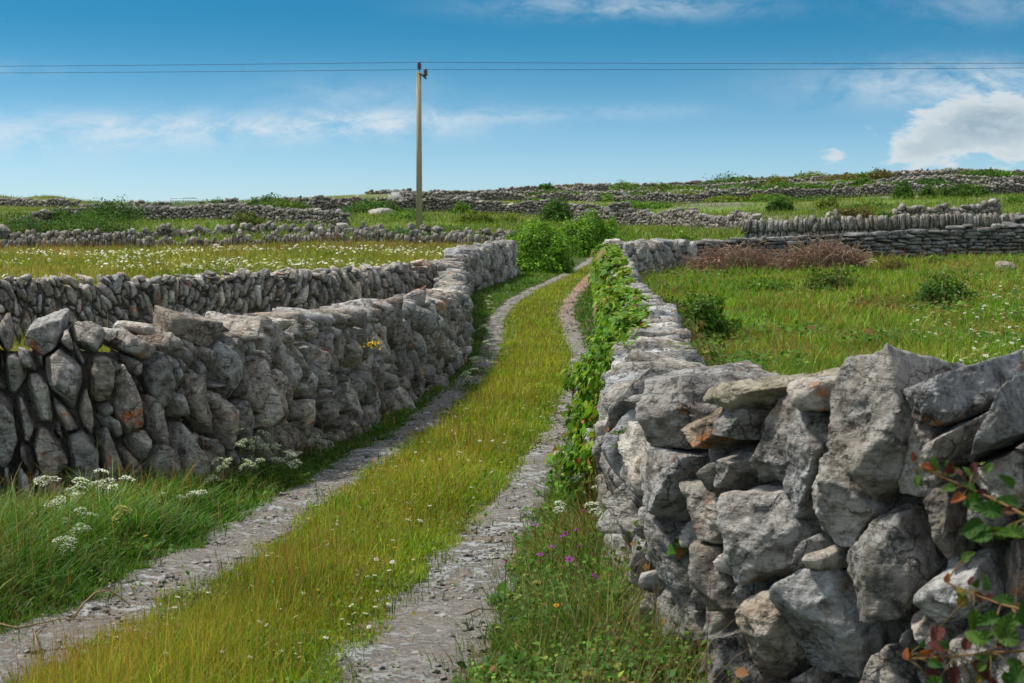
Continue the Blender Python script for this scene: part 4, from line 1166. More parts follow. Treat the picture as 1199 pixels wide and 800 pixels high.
cgreen = [(.05, .14, .012, 4), (.12, .2, .02, 2), (.2, .1, .03, .6)]
leaf_cluster('ivy', 'small ivy sprig with glossy leaves growing out of the near right wall', 800, 640, 4.52, 9, (.022, .015, .02), .038, cgreen, 1, 'ivy')
leaf_cluster('fern', 'small green tuft in a joint near the left end of the near right wall', 742, 513, 6.05, 46, (.05, .02, .02), .022, cgreen, 2, 'fern', 'oval')
leaf_cluster('bramble', 'yellow green bramble shoots climbing the lower left corner of the near right wall', 762, 640, 4.95, 60, (.04, .03, .12), .028, [(.13, .19, .02, 4), (.08, .15, .015, 3), (.24, .12, .03, 1)], 3, 'bramble', 'oval')
leaf_cluster('bramble', 'rusty leaved low bramble below the near right wall at the bottom edge', 745, 740, 4.75, 130, (.09, .10, .08), .032, [(.09, .15, .015, 4), (.25, .10, .025, 2), (.05, .1, .012, 3)], 4, 'bramble', 'oval')

# bramble sprays reaching in at the right edge, close to the camera
def spray(label, pts, leaves, seed):
    """pts: (px,row,dist) along the stem, leaves: (px,row,dist,size px,colour index,n)"""
    rng = np.random.default_rng(seed)
    W = lambda px, row, d: np.array([slope(px, row)[0] * d, d, CAMH + slope(px, row)[1] * d])
    P = [W(*p) for p in pts]; root = empty('bramble_spray', tuple(P[0]), label, 'bramble spray')
    b = Buf(); b.add(*tube(P, np.linspace(.0032, .0012, len(P)), 7), (.20, .12, .05)); 
    leaves = list(leaves)
    for q in range(16):
        k = rng.integers(0, len(pts) - 1); t = rng.random(); a_, b_ = pts[k], pts[k + 1]
        leaves.append((a_[0] + (b_[0] - a_[0]) * t + rng.normal(0, 9), a_[1] + (b_[1] - a_[1]) * t + rng.normal(0, 15), a_[2] + (b_[2] - a_[2]) * t + rng.uniform(-.02, .04), rng.uniform(12, 20), int(rng.choice([0, 1, 3, 4, 0]))))
    cols = [(.032, .085, .010), (.06, .115, .015), (.24, .07, .02), (.085, .022, .018), (.18, .13, .02)]
    for (px, row, d, s, ci) in leaves:
        c = W(px, row, d); sz = s / F * d * .82
        near = min(P, key=lambda q: np.linalg.norm(q - c))
        b.add(*tube([near, (near + c) / 2 + np.array([0, 0, .004]), c], .0009, 5), (.18, .12, .04))
        lb = Buf(); nr = np.array([[rng.normal(-.2, .6), -1, rng.normal(.6, .5)]])
        out = c - near; spin = math.atan2(out[0], -out[2]) + math.pi + rng.normal(0, .3)
        # a smooth, slightly cupped leaf with a toothed rim
        m = 40; V = [(0, .45, -.03)]; 
        for ring, rr in ((0, .5), (1, 1.0)):
            for q in range(m):
                a = 2 * math.pi * q / m; rx_ = .36 * math.sin(a) * (1 + .28 * math.cos(a)); ry_ = .5 - .58 * math.cos(a) + .10 * max(0, -math.cos(a)) ** 6
                if ring: rx_ *= 1 + .11 * (q % 2)
                vx = rx_ * rr; vy = .45 + (ry_ - .45) * rr
                V.append((vx, vy, .42 * abs(vx) - .28 * (vy - .3) ** 2 + .035 * math.sin(q * 1.9 + ci)))
        T = [(0, 1 + q, 1 + (q + 1) % m) for q in range(m)]
        for q in range(m):
            a, b2 = 1 + q, 1 + (q + 1) % m; T += [(a, a + m, b2 + m), (a, b2 + m, b2)]
        shade = rng.uniform(.75, 1.15, len(V)); shade[0] = 1.25; shade[1:m + 1] = rng.uniform(.9, 1.2, m)
        scatter(lb, np.array(V), np.array(T), c[None], orient(nr, np.array([spin])), sz, [np.array(cols[ci]) * rng.uniform(.75, 1.25)], shade)
        lb.build('leaf', M['leaf'], root)
    b.build('stem', M['twig'], root)
spray('upper bramble spray with round green leaves and an orange tip over the near right wall', [(1240, 640, 2.35), (1205, 606, 2.4), (1170, 588, 2.45), (1135, 572, 2.48), (1105, 560, 2.5), (1074, 545, 2.5)],
      [(1150, 590, 2.42, 34, 0), (1172, 600, 2.4, 34, 0), (1160, 628, 2.38, 36, 0), (1150, 612, 2.4, 30, 0), (1180, 622, 2.38, 30, 1), (1192, 592, 2.36, 30, 0), (1128, 580, 2.45, 20, 2), (1118, 572, 2.45, 18, 1),
       (1080, 545, 2.5, 15, 2), (1070, 540, 2.5, 12, 2), (1090, 552, 2.5, 14, 4), (1112, 555, 2.47, 17, 3), (1125, 556, 2.46, 15, 3), (1198, 625, 2.35, 32, 1), (1186, 570, 2.4, 22, 0), (1140, 574, 2.45, 18, 1)], 1)
spray('middle bramble spray with small yellowish leaves on the near right wall', [(1245, 712, 2.5), (1205, 716, 2.55), (1172, 708, 2.6), (1140, 696, 2.62), (1108, 682, 2.65)],
      [(1108, 682, 2.65, 12, 2), (1120, 690, 2.63, 13, 4), (1132, 700, 2.62, 20, 4), (1140, 715, 2.6, 26, 1), (1152, 690, 2.6, 22, 1), (1168, 722, 2.55, 28, 0), (1186, 706, 2.52, 26, 0), (1196, 728, 2.5, 28, 1), (1160, 740, 2.55, 24, 1), (1100, 735, 2.6, 26, 3)], 2)
spray('lowest bramble spray with dark red leaves at the bottom right', [(1250, 768, 2.4), (1205, 762, 2.42), (1160, 764, 2.45), (1120, 768, 2.48), (1062, 772, 2.5)],
      [(1062, 772, 2.5, 15, 2), (1078, 765, 2.5, 16, 2), (1090, 770, 2.5, 16, 2), (1106, 762, 2.48, 24, 3), (1120, 782, 2.47, 28, 3), (1140, 778, 2.46, 34, 3), (1170, 744, 2.44, 34, 1), (1190, 752, 2.42, 34, 1), (1180, 776, 2.42, 36, 1),
       (1196, 782, 2.4, 36, 0), (1150, 752, 2.45, 26, 1), (1100, 795, 2.46, 30, 0), (1085, 790, 2.48, 26, 3), (1160, 796, 2.42, 34, 3), (1130, 760, 2.46, 20, 3), (1204, 730, 2.4, 30, 0)], 3)

# ---------------------------------------------------------------- flowers
def daisy_mesh(name, r, h, petals=14, yellow=(.65, .38, .02), seed=0, colour=(.80, .80, .76), droop=.1):
    rng = np.random.default_rng(seed); b = Buf()
    tip = np.array([rng.normal(0, .06) * h, rng.normal(0, .06) * h, h])
    b.add(*tube([(0, 0, -.02), tip * .55 + np.array([.01, 0, 0]), tip], [max(.0014, r * .06)] * 3, 4, False), (.10, .16, .03))
    tl = rng.uniform(.15, .6); ax = rng.uniform(0, 6.28)
    nr = np.array([[math.sin(tl) * math.cos(ax), math.sin(tl) * math.sin(ax), math.cos(tl)]])
    Rm = orient(nr, np.array([0.]))[0]
    for k in range(petals):
        a = 2 * math.pi * k / petals + rng.normal(0, .05); w = 2.6 / petals * .5
        l = r * rng.uniform(.88, 1.06)
        V = np.array([[.22 * r, -w * r * .4, 0], [.22 * r, w * r * .4, 0], [.7 * l, w * r, .0], [.7 * l, -w * r, .0], [l, 0, -droop * r]])
        c, s = math.cos(a), math.sin(a); m = np.array([[c, -s, 0], [s, c, 0], [0, 0, 1]])
        b.add(V @ m.T @ Rm.T + tip, [(0, 1, 2), (0, 2, 3), (3, 2, 4)], colour)
    V, T = ico(2); b.add((V * np.array([.28, .28, .16]) * r) @ Rm.T + tip + Rm[:, 2] * .04 * r, T, yellow)
    me_o = b.build(name, M['petal'], None, None, False)
    me = me_o.data; bpy.data.objects.remove(me_o)
    return me

def plant_flowers(name, label, cat, group, meshes, pts, smin=.85, smax=1.2):
    for i, p in enumerate(pts):
        o = bpy.data.objects.new(name, meshes[i % len(meshes)]); COL.objects.link(o)
        o.location = (p[0], p[1], p[2] - .005); o.rotation_euler = (0, 0, random.uniform(0, 6.28)); s = random.uniform(smin, smax); o.scale = (s, s, s)
        tag(o, label, cat, group)

def scatter_pts(n, px0, px1, r0, r1, mask=None):
    out = []
    while len(out) < n:
        px = random.uniform(px0, px1); row = random.uniform(r0, r1)
        if mask and random.random() > mask(px, row): continue
        g = G(px, row); out.append((g.x, g.y, g.z))
    return out

ox = [daisy_mesh('daisy', .025, .36, 14, seed=i) for i in range(6)]
oxf = [daisy_mesh('daisy', .042, .40, 9, seed=20 + i) for i in range(3)]
small = [daisy_mesh('daisy', .011, .07, 10, seed=40 + i) for i in range(4)]
# right hand field
pr = scatter_pts(115, 1060, 1199, 385, 470, lambda px, row: np.clip((px - 1050) / 90, 0, 1)) + scatter_pts(65, 1090, 1199, 325, 400, lambda px, row: np.clip((px - 1080) / 90, 0, 1))
plant_flowers('daisy', 'white ox-eye daisy standing in the grass of the right hand field', 'daisy', 'ox-eye daisies in the right hand field', ox, pr, 1.0, 1.5)
# left field: the nearest ones that show, each on its own; the rest as one mass
def lf_pts(n, seed):
    rng = np.random.default_rng(seed); out = []
    while len(out) < n:
        y = rng.uniform(31, 67); px = rng.uniform(-20, 560); x = ang_of(px) * y
        d = 1.6 * float(n2(x, y, .16, 33, 3)[0]) + (.12 if 100 < px < 480 else -.25)
        if y > 62: d -= .3
        if px > 480 and y < 40: continue
        if x > float(xA(np.array([y]))[0]) - .6: continue
        if rng.random() < np.clip(d * 1.6 + .10, .015, 1): out.append((x, y))
    return np.array(out)
L = lf_pts(1350, 5); L = L[np.argsort(L[:, 1])]
near = L[(298 + (CAMH - H(L[:, 0], L[:, 1]) - .4) * F / L[:, 1] < 322)]
ind = near[:140]
key = set(map(tuple, ind)); rest = np.array([q for q in L if tuple(q) not in key])
plant_flowers('daisy', 'white ox-eye daisy among the nearest in the field behind the slanting wall', 'daisy', 'ox-eye daisies in the left field', oxf, [(q[0], q[1], H1(*q)) for q in ind], .8, 1.2)
b = Buf(); n = len(rest)
DV = np.array([[math.cos(a) * r, math.sin(a) * r, -.01 if r > .5 else .1] for r, k in ((0, 1), (1, 8)) for a in [2 * math.pi * i / k for i in range(k)]])
DT = np.array([(0, 1 + i, 1 + (i + 1) % 8) for i in range(8)])
z = H(rest[:, 0], rest[:, 1]) + RNG.uniform(.28, .48, n)
scatter(b, DV, DT, np.stack([rest[:, 0], rest[:, 1], z], 1), rand_rot(n, RNG.uniform(.1, .9, n)), RNG.uniform(.03, .055, n), np.array([.78, .78, .68]) * RNG.uniform(.8, 1.05, (n, 1)))
o = b.build('daisies', M['petal'], None, None, False); tag(o, 'dense drift of white ox-eye daisies farther back in the left field', 'daisies', None, 'stuff')
# lane strip
def inlane(px, row):
    g = G(px, row); return 1.0 if zones(np.array([g.x]), np.array([g.y]))[0] == STRIP else 0.0
ps = scatter_pts(120, 130, 640, 480, 798, inlane) + scatter_pts(45, 480, 650, 460, 560, inlane)
plant_flowers('lawn_daisy', 'tiny white lawn daisy in the grass between the wheel tracks', 'daisy', 'small daisies on the grass strip', small, ps, .8, 1.5)
big = [G(px, row) for px, row in ((540, 552), (535, 556), (563, 536), (577, 535), (590, 538), (564, 515), (614, 472), (610, 474), (630, 470), (600, 512), (480, 640))]
plant_flowers('daisy', 'larger white daisy standing out on the grass strip', 'daisy', 'larger daisies on the grass strip', [daisy_mesh('daisy', .018, .14, 12, seed=61)], [tuple(g) for g in big])

yellow = daisy_mesh('hawkbit', .016, .12, 16, seed=70, colour=(.75, .45, .01), yellow=(.7, .33, .01))
for px, row, h, lb in ((462, 676, 1, 'yellow dandelion like flower on the grass strip near the right track'), (171, 654, .8, 'yellow flower at the left edge of the left wheel track'),
                    (480, 615, .5, 'tiny yellow flower halfway up the grass strip')):
    g = G(px, row); plant_flowers('hawkbit', lb, 'yellow flower', None, [yellow], [tuple(g)], h * 1.3, h * 1.3)
plant_flowers('hawkbit', 'tiny yellow flower scattered in the grass between the wheel tracks', 'yellow flower', 'tiny yellow flowers on the grass strip', [daisy_mesh('hawkbit', .009, .08, 10, seed=75, colour=(.75, .50, .01), yellow=(.7, .4, .01))], scatter_pts(16, 150, 620, 560, 790, inlane))
orange = daisy_mesh('marigold', .013, .2, 9, seed=71, colour=(.80, .32, .01), yellow=(.6, .2, .01))
for px, row, lb in ((652, 717 + 60, 'orange yellow flower left of its twin beside the near right wall'), (733, 724 + 66, 'orange yellow flower close against the foot of the near right wall')):
    g = G(px, row); plant_flowers('marigold', lb, 'orange flower', None, [orange], [tuple(g)], 1.2, 1.2)
purple = [daisy_mesh('cranesbill', .015, .2, 5, seed=80 + i, colour=(.42, .03, .42), yellow=(.3, .02, .3)) for i in range(3)]
pp = [G(px, row + 45) for px, row in ((655, 649), (664, 638), (683, 662), (625, 627), (589, 684), (690, 625), (630, 675), (668, 690), (640, 655), (676, 645), (700, 700))]
plant_flowers('cranesbill', 'magenta purple wild flower in the herbs beside the right wheel track', 'purple flower', 'purple flowers beside the right track', purple, [tuple(g) for g in pp], 1.2, 1.6)
pf = [P_at(px, y, .0) for px, y in ((694, 22), (697, 23), (700, 24), (692, 24.5), (703, 22.5), (698, 26))]
fm = [daisy_mesh('cranesbill', .035, .45, 6, seed=90 + i, colour=(.35, .08, .38), yellow=(.3, .05, .3)) for i in range(2)]
plant_flowers('cranesbill', 'dull purple wild flower by the ivy farther up the right wall', 'purple flower', 'purple flowers under the ivy', fm, [tuple(g) for g in pf])

# umbellifers (cow parsley) with their white plates of florets
def umbel_thing(p, h, heads, seed, label, group, spread=.12, hr=.04, tone=(.78, .80, .70)):
    rng = np.random.default_rng(seed); p = np.array(p, float)
    root = empty('cow_parsley', tuple(p), label, 'white flower', group)
    b = Buf(); fork = p + np.array([rng.normal(0, .03), rng.normal(0, .03), h * .55])
    b.add(*tube([p - np.array([0, 0, .03]), (p + fork) / 2 + np.array([.012, 0, 0]), fork], [.004, .003, .0025], 5), (.12, .17, .04))
    for k in range(heads):
        a = rng.uniform(0, 6.28); r = spread * rng.uniform(.2, 1) if k else 0
        tip = p + np.array([math.cos(a) * r, math.sin(a) * r, h * rng.uniform(.8, 1.08)])
        b.add(*tube([fork, (fork + tip) / 2 + np.array([math.cos(a), math.sin(a), -.3]) * .02, tip], .002, 5), (.12, .17, .04))
        hb = Buf(); R0 = hr * rng.uniform(.7, 1.2); n = 70
        rr = R0 * np.sqrt(rng.random(n)); th = rng.uniform(0, 6.28, n)
        # florets gather in small umbellets
        cx = R0 * .75 * np.cos(np.arange(8) * .785 + rng.random()); cy = R0 * .75 * np.sin(np.arange(8) * .785 + rng.random())
        kk = rng.integers(0, 9, n); ccx = np.append(cx, 0)[kk]; ccy = np.append(cy, 0)[kk]
        q = np.stack([ccx + rng.normal(0, R0 * .16, n), ccy + rng.normal(0, R0 * .16, n), rng.normal(0, .003, n)], 1)
        q[:, 2] += .2 * R0 - (q[:, 0] ** 2 + q[:, 1] ** 2) / R0 * .35
        FV = np.array([[math.cos(i * 1.2566) * (1 if i % 1 == 0 else .5), math.sin(i * 1.2566), 0] for i in range(5)] + [[0, 0, .25]]); FT = np.array([(5, i, (i + 1) % 5) for i in range(5)])
        tl = rng.uniform(0, .5); M_ = orient(np.array([[math.cos(a) * math.sin(tl), math.sin(a) * math.sin(tl) - .25, math.cos(tl)]]), np.zeros(1))[0]
        scatter(hb, FV, FT, q @ M_.T + tip, rand_rot(n, rng.uniform(0, .7, n), rng), R0 * .12, np.array(tone) * rng.uniform(.8, 1.05, (n, 1)))
        for i in range(8):
            hb.add(*tube([tip - np.array([0, 0, R0 * .45]), np.array([cx[i], cy[i], 0]) @ M_.T + tip], .0009, 3, False), (.2, .25, .08))
        hb.build('flower_head', M['petal'], root, None, False)
    # finely cut leaves near the ground
    n = 90; q = np.stack([rng.normal(0, .08, n), rng.normal(0, .08, n), rng.uniform(.02, .5, n) * h], 1) + p
    fb = Buf()
    scatter(fb, QV, QT, q, rand_rot(n, rng.uniform(0, 1.2, n), rng), rng.uniform(.02, .045, n), np.array([.07, .15, .015]) * rng.uniform(.7, 1.4, (n, 1)))
    b.build('stem', M['grass'], root, None, False); fb.build('foliage', M['grass'], root, None, False)
def umb(px, row_head, y, heads, seed, label, group, spread=.12, hr=.04, tone=(.78, .80, .70)):
    x = ang_of(px, row_head) * y; gz = H1(x, y); zt = CAMH + slope(px, row_head)[1] * y
    umbel_thing((x, y, gz), max(.15, zt - gz), heads, seed, label, group, spread, hr, tone)
g1 = 'cow parsley clump at the left edge'
for i, (px, row, y) in enumerate([(60, 582, 8.3), (88, 574, 8.5), (112, 556, 8.6), (96, 598, 8.0), (72, 640, 7.4), (132, 562, 8.7), (48, 560, 8.9), (100, 615, 7.8)]):
    umb(px, row, y, 4, 10 + i, 'white cow parsley in the clump at the left edge below the boulder wall', g1, .12, .046)
for i, (px, row, y) in enumerate([(282, 518, 9.9), (298, 508, 10.1), (312, 524, 10.2), (322, 516, 10.4), (268, 536, 9.6), (305, 498, 10.3), (290, 540, 9.8), (330, 534, 10.2)]):
    umb(px, row, y, 4, 20 + i, 'pale cow parsley midway along the boulder wall', 'cow parsley midway along the wall', .14, .036, (.66, .70, .50))
for i, (px, row, y) in enumerate([(30, 600, 8.2), (345, 530, 10.6), (395, 495, 12.8), (408, 500, 12.6), (452, 462, 15.5), (470, 455, 16.5), (340, 540, 10.2), (230, 585, 9.0), (362, 512, 11.6), (370, 505, 11.8), (378, 520, 12), (420, 478, 14), (436, 470, 15), (250, 560, 9.6), (190, 588, 8.9)]):
    umb(px, row, y, 3, 30 + i, 'smaller cow parsley scattered in the left verge', 'cow parsley in the left verge', .12, .034)
for i in range(16):
    px = random.uniform(548, 590); row = random.uniform(395, 440) - (px - 548) * 1.1; y = 1.67 * F / (row + 20 - 298)
    y = min(max(y, 17), 34)
    umb(px if px < 575 else 572, row, y, 3, 50 + i, 'pale cow parsley crowding the verge where the lane wall turns', 'cow parsley at the wall corner', .12, .04, (.66, .70, .50))
for i, (px, row, y) in enumerate([(655, 536, 8.6), (668, 530, 8.9), (700, 555, 7.9), (655, 595, 7.2), (698, 597, 7.2), (676, 558, 8.2)]):
    umb(px, row, y, 2, 70 + i, 'white cow parsley in the herbs left of the near right wall', 'cow parsley by the right wall', .07, .036)
for i, (px, row, y) in enumerate([(140, 598, 7.6)]):
    umb(px, row, y, 3, 90 + i, 'yellowish seed head umbel right of the cow parsley clump at the left edge', None, .04, .05, (.34, .33, .08))
# yellow ragwort head against the boulder wall
leaf_cluster('stonecrop', 'small yellow flower head on the top of the boulder wall', 437, 403, 12.7, 60, (.045, .02, .02), .018, [(.75, .50, .02, 3), (.2, .25, .03, 1)], 6, 'yellow flower', 'oval')

# ---------------------------------------------------------------- fallen twigs on the left track
def twig(label, pix, r, col=(.26, .16, .09)):
    P = []
    for px, row, dz in pix:
        g = G(px, row); P.append((g.x, g.y, g.z + dz + .03))
    b = Buf(); b.add(*tube(P, np.linspace(r, r * .4, len(P)), 6), col); 
    o = b.build('twig', M['twig'], None, P[0]); tag(o, label, 'twig')
twig('curved bare brown twig arching up from the left wheel track', [(86, 732, 0), (98, 728, .05), (112, 725, .09), (128, 722, .09), (142, 720, .05), (153, 717, 0)], .006)
twig('long thin fallen twig lying across the left wheel track', [(0, 741, .01), (20, 744, .0), (45, 741, .01), (70, 738, .015), (102, 734, .0)], .005)
twig('short forked twig lying below the arching one', [(46, 772, .0), (42, 762, .02), (40, 752, .01), (55, 741, .01)], .006)
twig('thin bent bramble stalk lying in the herbs by the near right wall', [(690, 770, .1), (720, 762, .16), (745, 745, .22), (768, 735, .28)], .004, (.33, .22, .13))
twig('small dark stick on the right wheel track', [(545, 728, .0), (560, 724, .01), (580, 722, .0)], .005, (.16, .10, .07))

# ---------------------------------------------------------------- pole and wires
def pole():
    y = 88.0; x = ang_of(491, 265) * y; gz = H1(x, y)
    root = empty('utility_pole', (x, y, gz), 'tall weathered wooden pole carrying two wires above the fields', 'pole')
    ztop = CAMH + slope(491, 84)[1] * y; m = y / F
    V, T = tube([(0, 0, -.5), (0, 0, (ztop - gz) * .5), (.0, 0, ztop - gz)], [.195, .175, .15], 20)
    b = Buf(); b.add(V, T); o = link('shaft', make_mesh('shaft', V, T, M['pole'], np.ones((len(V), 3)), np.zeros(len(V))), root)
    def W(px, row, dy=0): return np.array([slope(px, row)[0] * y, y + dy, CAMH + slope(px, row)[1] * y])
    b = Buf(); b.add(*tube([W(491, 85, -.2), W(499.5, 93, -.2)], .06, 6)); b.add(*tube([W(498.5, 92, -.2), W(498.5, 88, -.2)], .03, 6)); b.add(*tube([W(491, 84), W(491, 79)], .03, 6))
    b.build('bracket', M['iron'], root)
    for (px, r0) in ((491, 81), (498.5, 89.5)):
        dy = 0 if px == 491 else -.2
        b = Buf(); pts = []; rad = []
        base = W(px, r0, dy)
        for k, rr in enumerate((.07, .15, .08, .16, .08, .15, .07, .12, .05)):
            pts.append(base + np.array([0, 0, k * .055])); rad.append(rr * 1.05)
        b.add(*tube(pts, rad, 14)); b.build('insulator', M['insul'], root)
    return W, y
W, py_ = pole()
def wire(label, ctrl, endz):
    P = []
    for (px0, row0), (px1, row1) in zip(ctrl[:-1], ctrl[1:]):
        for t in np.linspace(0, 1, 24, endpoint=False):
            row = row0 + (row1 - row0) * t + 4.0 * 4 * t * (1 - t) * (abs(px1 - px0) / 1100) ** 2 * .5
            P.append(W(px0 + (px1 - px0) * t, row))
    P.append(W(*ctrl[-1])); b = Buf(); b.add(*tube(P, .013, 5), (1, 1, 1)); o = b.build('overhead_wire', M['wire'], None, tuple(P[24])); tag(o, label, 'wire')
wire('upper of the two thin overhead wires crossing the sky', [(-640, 79), (491, 73), (1800, 70)], 0)
wire('lower of the two thin overhead wires crossing the sky', [(-640, 86), (498.5, 81.5), (1800, 73)], 0)

# ---------------------------------------------------------------- gate, white building, boulders
def gate():
    y = 160; x0 = ang_of(201) * y; x1 = ang_of(231) * y; gz = H1((x0 + x1) / 2, y)
    root = empty('field_gate', ((x0 + x1) / 2, y, gz), 'galvanised metal field gate below the left skyline', 'gate')
    for zz in (.15, .38, .62, .88, 1.2):
        b = Buf(); b.add(*tube([(x0, y, gz + zz), (x1, y, gz + zz)], .045, 8)); b.build('rail', M['galv'], root)
    for xx in (x0, (x0 + x1) / 2, x1):
        b = Buf(); b.add(*tube([(xx, y, gz + .1), (xx, y, gz + 1.22)], .035, 8)); b.build('upright', M['galv'], root)
gate()
def shed():
    y = 236; x0 = ang_of(456) * y; x1 = ang_of(486) * y; c = (x0 + x1) / 2; gz = H1(c, y)
    root = empty('low_building', (c, y, gz), 'small low white flat roofed building far off left of the hill', 'building')
    w = x1 - x0; hh = 1.2
    b = Buf(); b.add(*box((c, y, gz + hh / 2 - .4), (w, 3.5, hh + .8))); b.build('wall', M['render'], root, None, False)
    b = Buf(); b.add(*box((c, y, gz + hh + .1), (w + .4, 3.9, .18))); b.build('roof', M['roof'], root, None, False)
    b = Buf(); b.add(*box((c + w * .32, y - 1.76, gz + .95), (.8, .06, 1.7))); b.build('door', M['dark'], root, None, False)
shed()
def boulder(label, px, row, w, h, y=None, seed=0, tint=(1.05, .95, .85), deep=1.0):
    g = G(px, row) if y is None else P_at(px, y); rng = np.random.default_rng(seed + 900)
    m = g.y / F; hx, hz = w * m / 2, h * m * .75
    planes = []
    for q in range(16):
        v = rng.normal(size=3); v /= np.linalg.norm(v); planes.append((v, math.sqrt((v[0] * hx) ** 2 + (v[1] * hx * deep) ** 2 + (v[2] * hz) ** 2) * rng.uniform(.85, 1.1)))
    for ax_, dd_ in (((1,0,0),hx),((-1,0,0),hx),((0,0,1),hz),((.2,.1,.97),hz*.95),((-.25,0,.96),hz*1.02),((0,1,0),hx*deep),((0,-1,0),hx*deep)): planes.append((np.array(ax_, float), dd_))
    V, T = stone_shape(planes, (hx, hx * deep, hz), 5, seed + 3.3, .12, 10)
    V[:, 2] += hz * .35
    o = link('boulder', make_mesh('boulder', V, T, M['stone_near'], np.tile(tint, (len(V), 1)), np.full(len(V), .3 + seed * .1)), None, (g.x, g.y, g.z)); tag(o, label, 'boulder')
boulder('lone pinkish boulder in the grass at the far right of the right hand field', 1176, 322, 27, 17, None, 1, (1.0, .88, .82))
boulder('bright pale stone lying on top of a far wall on the left', 254, None, 9, 9, 71, 2, (2.0, 2.0, 2.0))
boulder('angular stone block standing in the far field right of the pointed bush', 971, None, 12, 16, 92, 3, (1.3, 1.3, 1.3))
boulder('flat grey rock on the bank between the two green lane bushes', 664, None, 40, 12, 60, 4, (1.1, 1.1, 1.1))
boulder('low heap of pale rock in the field left of the pole', 447, None, 34, 9, 122, 5, (1.3, 1.25, 1.2))

# ---------------------------------------------------------------- sky, sun, camera
SUN_EL, SUN_AZ = R(58), R(-72)      # azimuth from +Y (view direction), negative = left
w = bpy.data.worlds.new('World'); scene.world = w; w.use_nodes = True
nt = w.node_tree; nt.nodes.clear(); g = NT(nt)
sky = nt.nodes.new('ShaderNodeTexSky'); sky.sky_type = 'NISHITA'; sky.sun_disc = False
sky.sun_elevation = SUN_EL; sky.sun_rotation = SUN_AZ; sky.air_density = 1.0; sky.dust_density = .6; sky.ozone_density = 2.0; sky.altitude = 0
d = g.coord('Generated')
sep = nt.nodes.new('ShaderNodeSeparateXYZ'); g.L(d, sep.inputs[0])
az = g.math('DIVIDE', sep.outputs[0], g.math('MAXIMUM', sep.outputs[1], .05))
el = g.math('DIVIDE', sep.outputs[2], g.math('MAXIMUM', sep.outputs[1], .05))
front = g.ramp(sep.outputs[1], .1, .4)
cb = nt.nodes.new('ShaderNodeCombineXYZ'); g.L(az, cb.inputs[0]); g.L(g.math('MULTIPLY', el, 2.2), cb.inputs[1])
nv = cb.outputs[0]
def ell(px, row, wx, wy, soft=1.0):
    """soft elliptical region of sky round a bearing"""
    a = (px - CX) / F; e = (298 - row) / F
    dx = g.math('DIVIDE', g.math('SUBTRACT', az, a), wx / F); dy = g.math('DIVIDE', g.math('SUBTRACT', el, e), wy / F)
    r = g.math('ADD', g.math('MULTIPLY', dx, dx), g.math('MULTIPLY', dy, dy))
    return g.math('POWER', 2.718, g.math('MULTIPLY', r, -1.0 / soft))
n_s = g.noise(nv, 11, 9, .66, .7); n_b = g.noise(nv, 30, 9, .68, .5); n_c = g.noise(nv, 38, 9, .6, .2)
def add(*xs):
    r = xs[0]
    for x_ in xs[1:]: r = g.math('ADD', r, x_)
    return r
streak = add(g.math('MULTIPLY', ell(430, 148, 130, 15), .75), g.math('MULTIPLY', ell(250, 152, 200, 17), .7), g.math('MULTIPLY', ell(60, 160, 170, 26), .55), g.math('MULTIPLY', ell(600, 137, 130, 8), .5), g.math('MULTIPLY', ell(730, 12, 150, 14), .6), g.math('MULTIPLY', ell(420, 118, 110, 26), .3), g.math('MULTIPLY', ell(1150, 102, 170, 24), 1.1), g.math('MULTIPLY', ell(1150, 10, 110, 22), .3), g.math('MULTIPLY', ell(760, 130, 60, 8), .3), g.math('MULTIPLY', ell(0, 85, 60, 10), .3))
streak = g.math('MULTIPLY', streak, g.ramp(g.math('ADD', g.math('MULTIPLY', n_s, .6), g.math('MULTIPLY', n_b, .4)), .36, .62), None, True)
cum = add(ell(1112, 150, 66, 34), ell(1195, 165, 80, 48), ell(1068, 182, 36, 26), g.math('MULTIPLY', ell(970, 182, 22, 14), 1.0), g.math('MULTIPLY', ell(1170, 135, 60, 26), .7))
cumm = g.ramp(g.math('ADD', cum, g.math('MULTIPLY', g.math('SUBTRACT', n_c, .5), 2.6)), .50, 1.0)
# unseen cloud added behind and above the view as soft neutral fill light
fill_cloud = g.math('MULTIPLY', g.ramp(g.noise(d, 2.2, 7, .6, .3), .40, .58), g.math('MAXIMUM', g.math('SUBTRACT', 1.0, front), g.ramp(sep.outputs[2], .24, .42)))
fill_cloud = g.math('MULTIPLY', fill_cloud, g.ramp(sep.outputs[2], .0, .2))

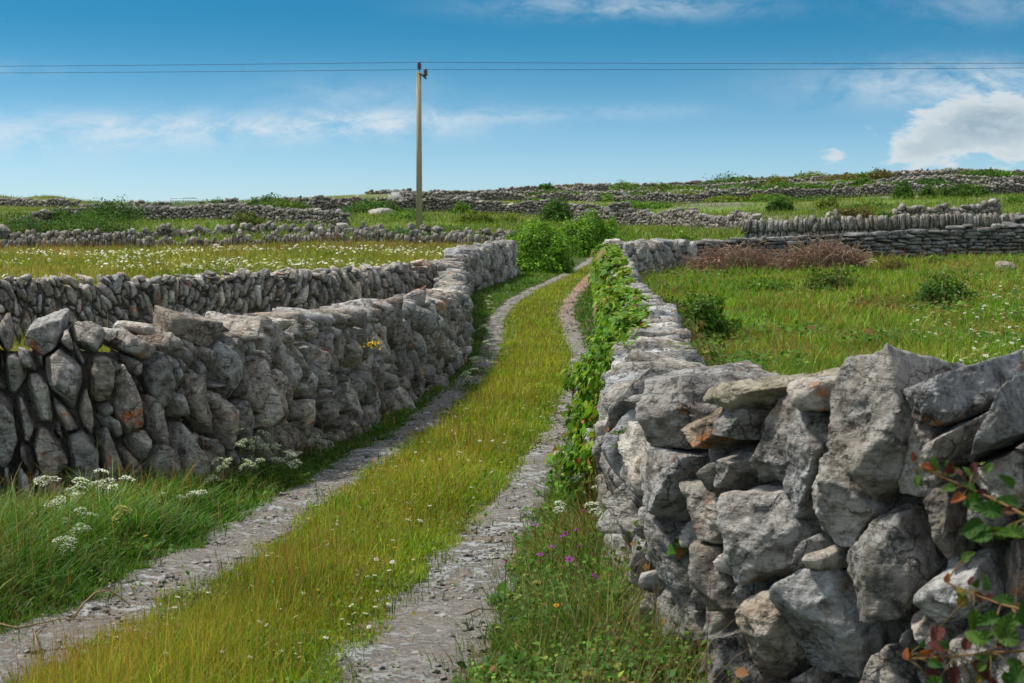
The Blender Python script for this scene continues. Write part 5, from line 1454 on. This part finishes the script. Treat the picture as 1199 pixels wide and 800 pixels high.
hs = nt.nodes.new('ShaderNodeHueSaturation'); hs.inputs['Saturation'].default_value = 1.0; hs.inputs['Value'].default_value = 1.0; g.L(sky.outputs[0], hs.inputs['Color'])
grad = g.mix(g.ramp(sep.outputs[2], .0, .17), (.50, .62, .78), (.055, .275, .38))
skyc = g.mix(1.0, hs.outputs[0], grad, 'MULTIPLY')
cloud_lit = g.mix(g.ramp(n_b, .40, .60), (3.4, 3.75, 3.9), (6.2, 6.4, 6.3))
c1 = g.mix(g.math('MULTIPLY', g.math('MULTIPLY', streak, front), .85), skyc, (3.5, 3.8, 4.0))
shade = g.ramp(g.math('ADD', g.math('MULTIPLY', g.math('SUBTRACT', cum, .8), .5), g.math('SUBTRACT', n_c, .3)), .2, .7)
cumc = g.mix(shade, (3.2, 3.5, 3.6), g.mix(g.ramp(n_c, .4, .6), (1.5, 2.0, 2.4), (2.2, 2.7, 3.0)))
c2 = g.mix(g.math('MULTIPLY', g.math('MULTIPLY', cumm, front), .92), c1, cumc)
c3 = g.mix(g.math('MULTIPLY', fill_cloud, .8), c2, (5.5, 5.7, 6.0))
bg = nt.nodes.new('ShaderNodeBackground'); g.L(c3, bg.inputs['Color']); bg.inputs['Strength'].default_value = .125
wo = nt.nodes.new('ShaderNodeOutputWorld'); g.L(bg.outputs[0], wo.inputs['Surface'])

sun = bpy.data.lights.new('sun', 'SUN'); sun.energy = 2.9; sun.angle = R(6.0); sun.color = (1.0, .955, .88)
so = bpy.data.objects.new('sun', sun); COL.objects.link(so)
dv = Vector((math.sin(SUN_AZ) * math.cos(SUN_EL), math.cos(SUN_AZ) * math.cos(SUN_EL), math.sin(SUN_EL)))
so.rotation_euler = dv.to_track_quat('Z', 'Y').to_euler(); so.location = (0, 0, 30)

cam = bpy.data.cameras.new('camera'); co = bpy.data.objects.new('camera', cam); COL.objects.link(co)
cam.sensor_width = 36; cam.lens = F / 1199 * 36; cam.clip_start = .05; cam.clip_end = 6000
co.location = (0, 0, CAMH); co.rotation_euler = (math.pi / 2 - PITCH, 0, 0)
cam.dof.use_dof = True; cam.dof.focus_distance = 10.0; cam.dof.aperture_fstop = 9.0
scene.camera = co
scene.render.resolution_x = 1024; scene.render.resolution_y = 683
vs = scene.view_settings; vs.view_transform = 'Standard'; vs.look = 'None'; vs.gamma = 1; vs.exposure = .78; vs.use_curve_mapping = False
scene.cycles.max_bounces = 6; scene.cycles.diffuse_bounces = 3; scene.cycles.transmission_bounces = 3; scene.cycles.glossy_bounces = 2
scene.cycles.use_denoising = True
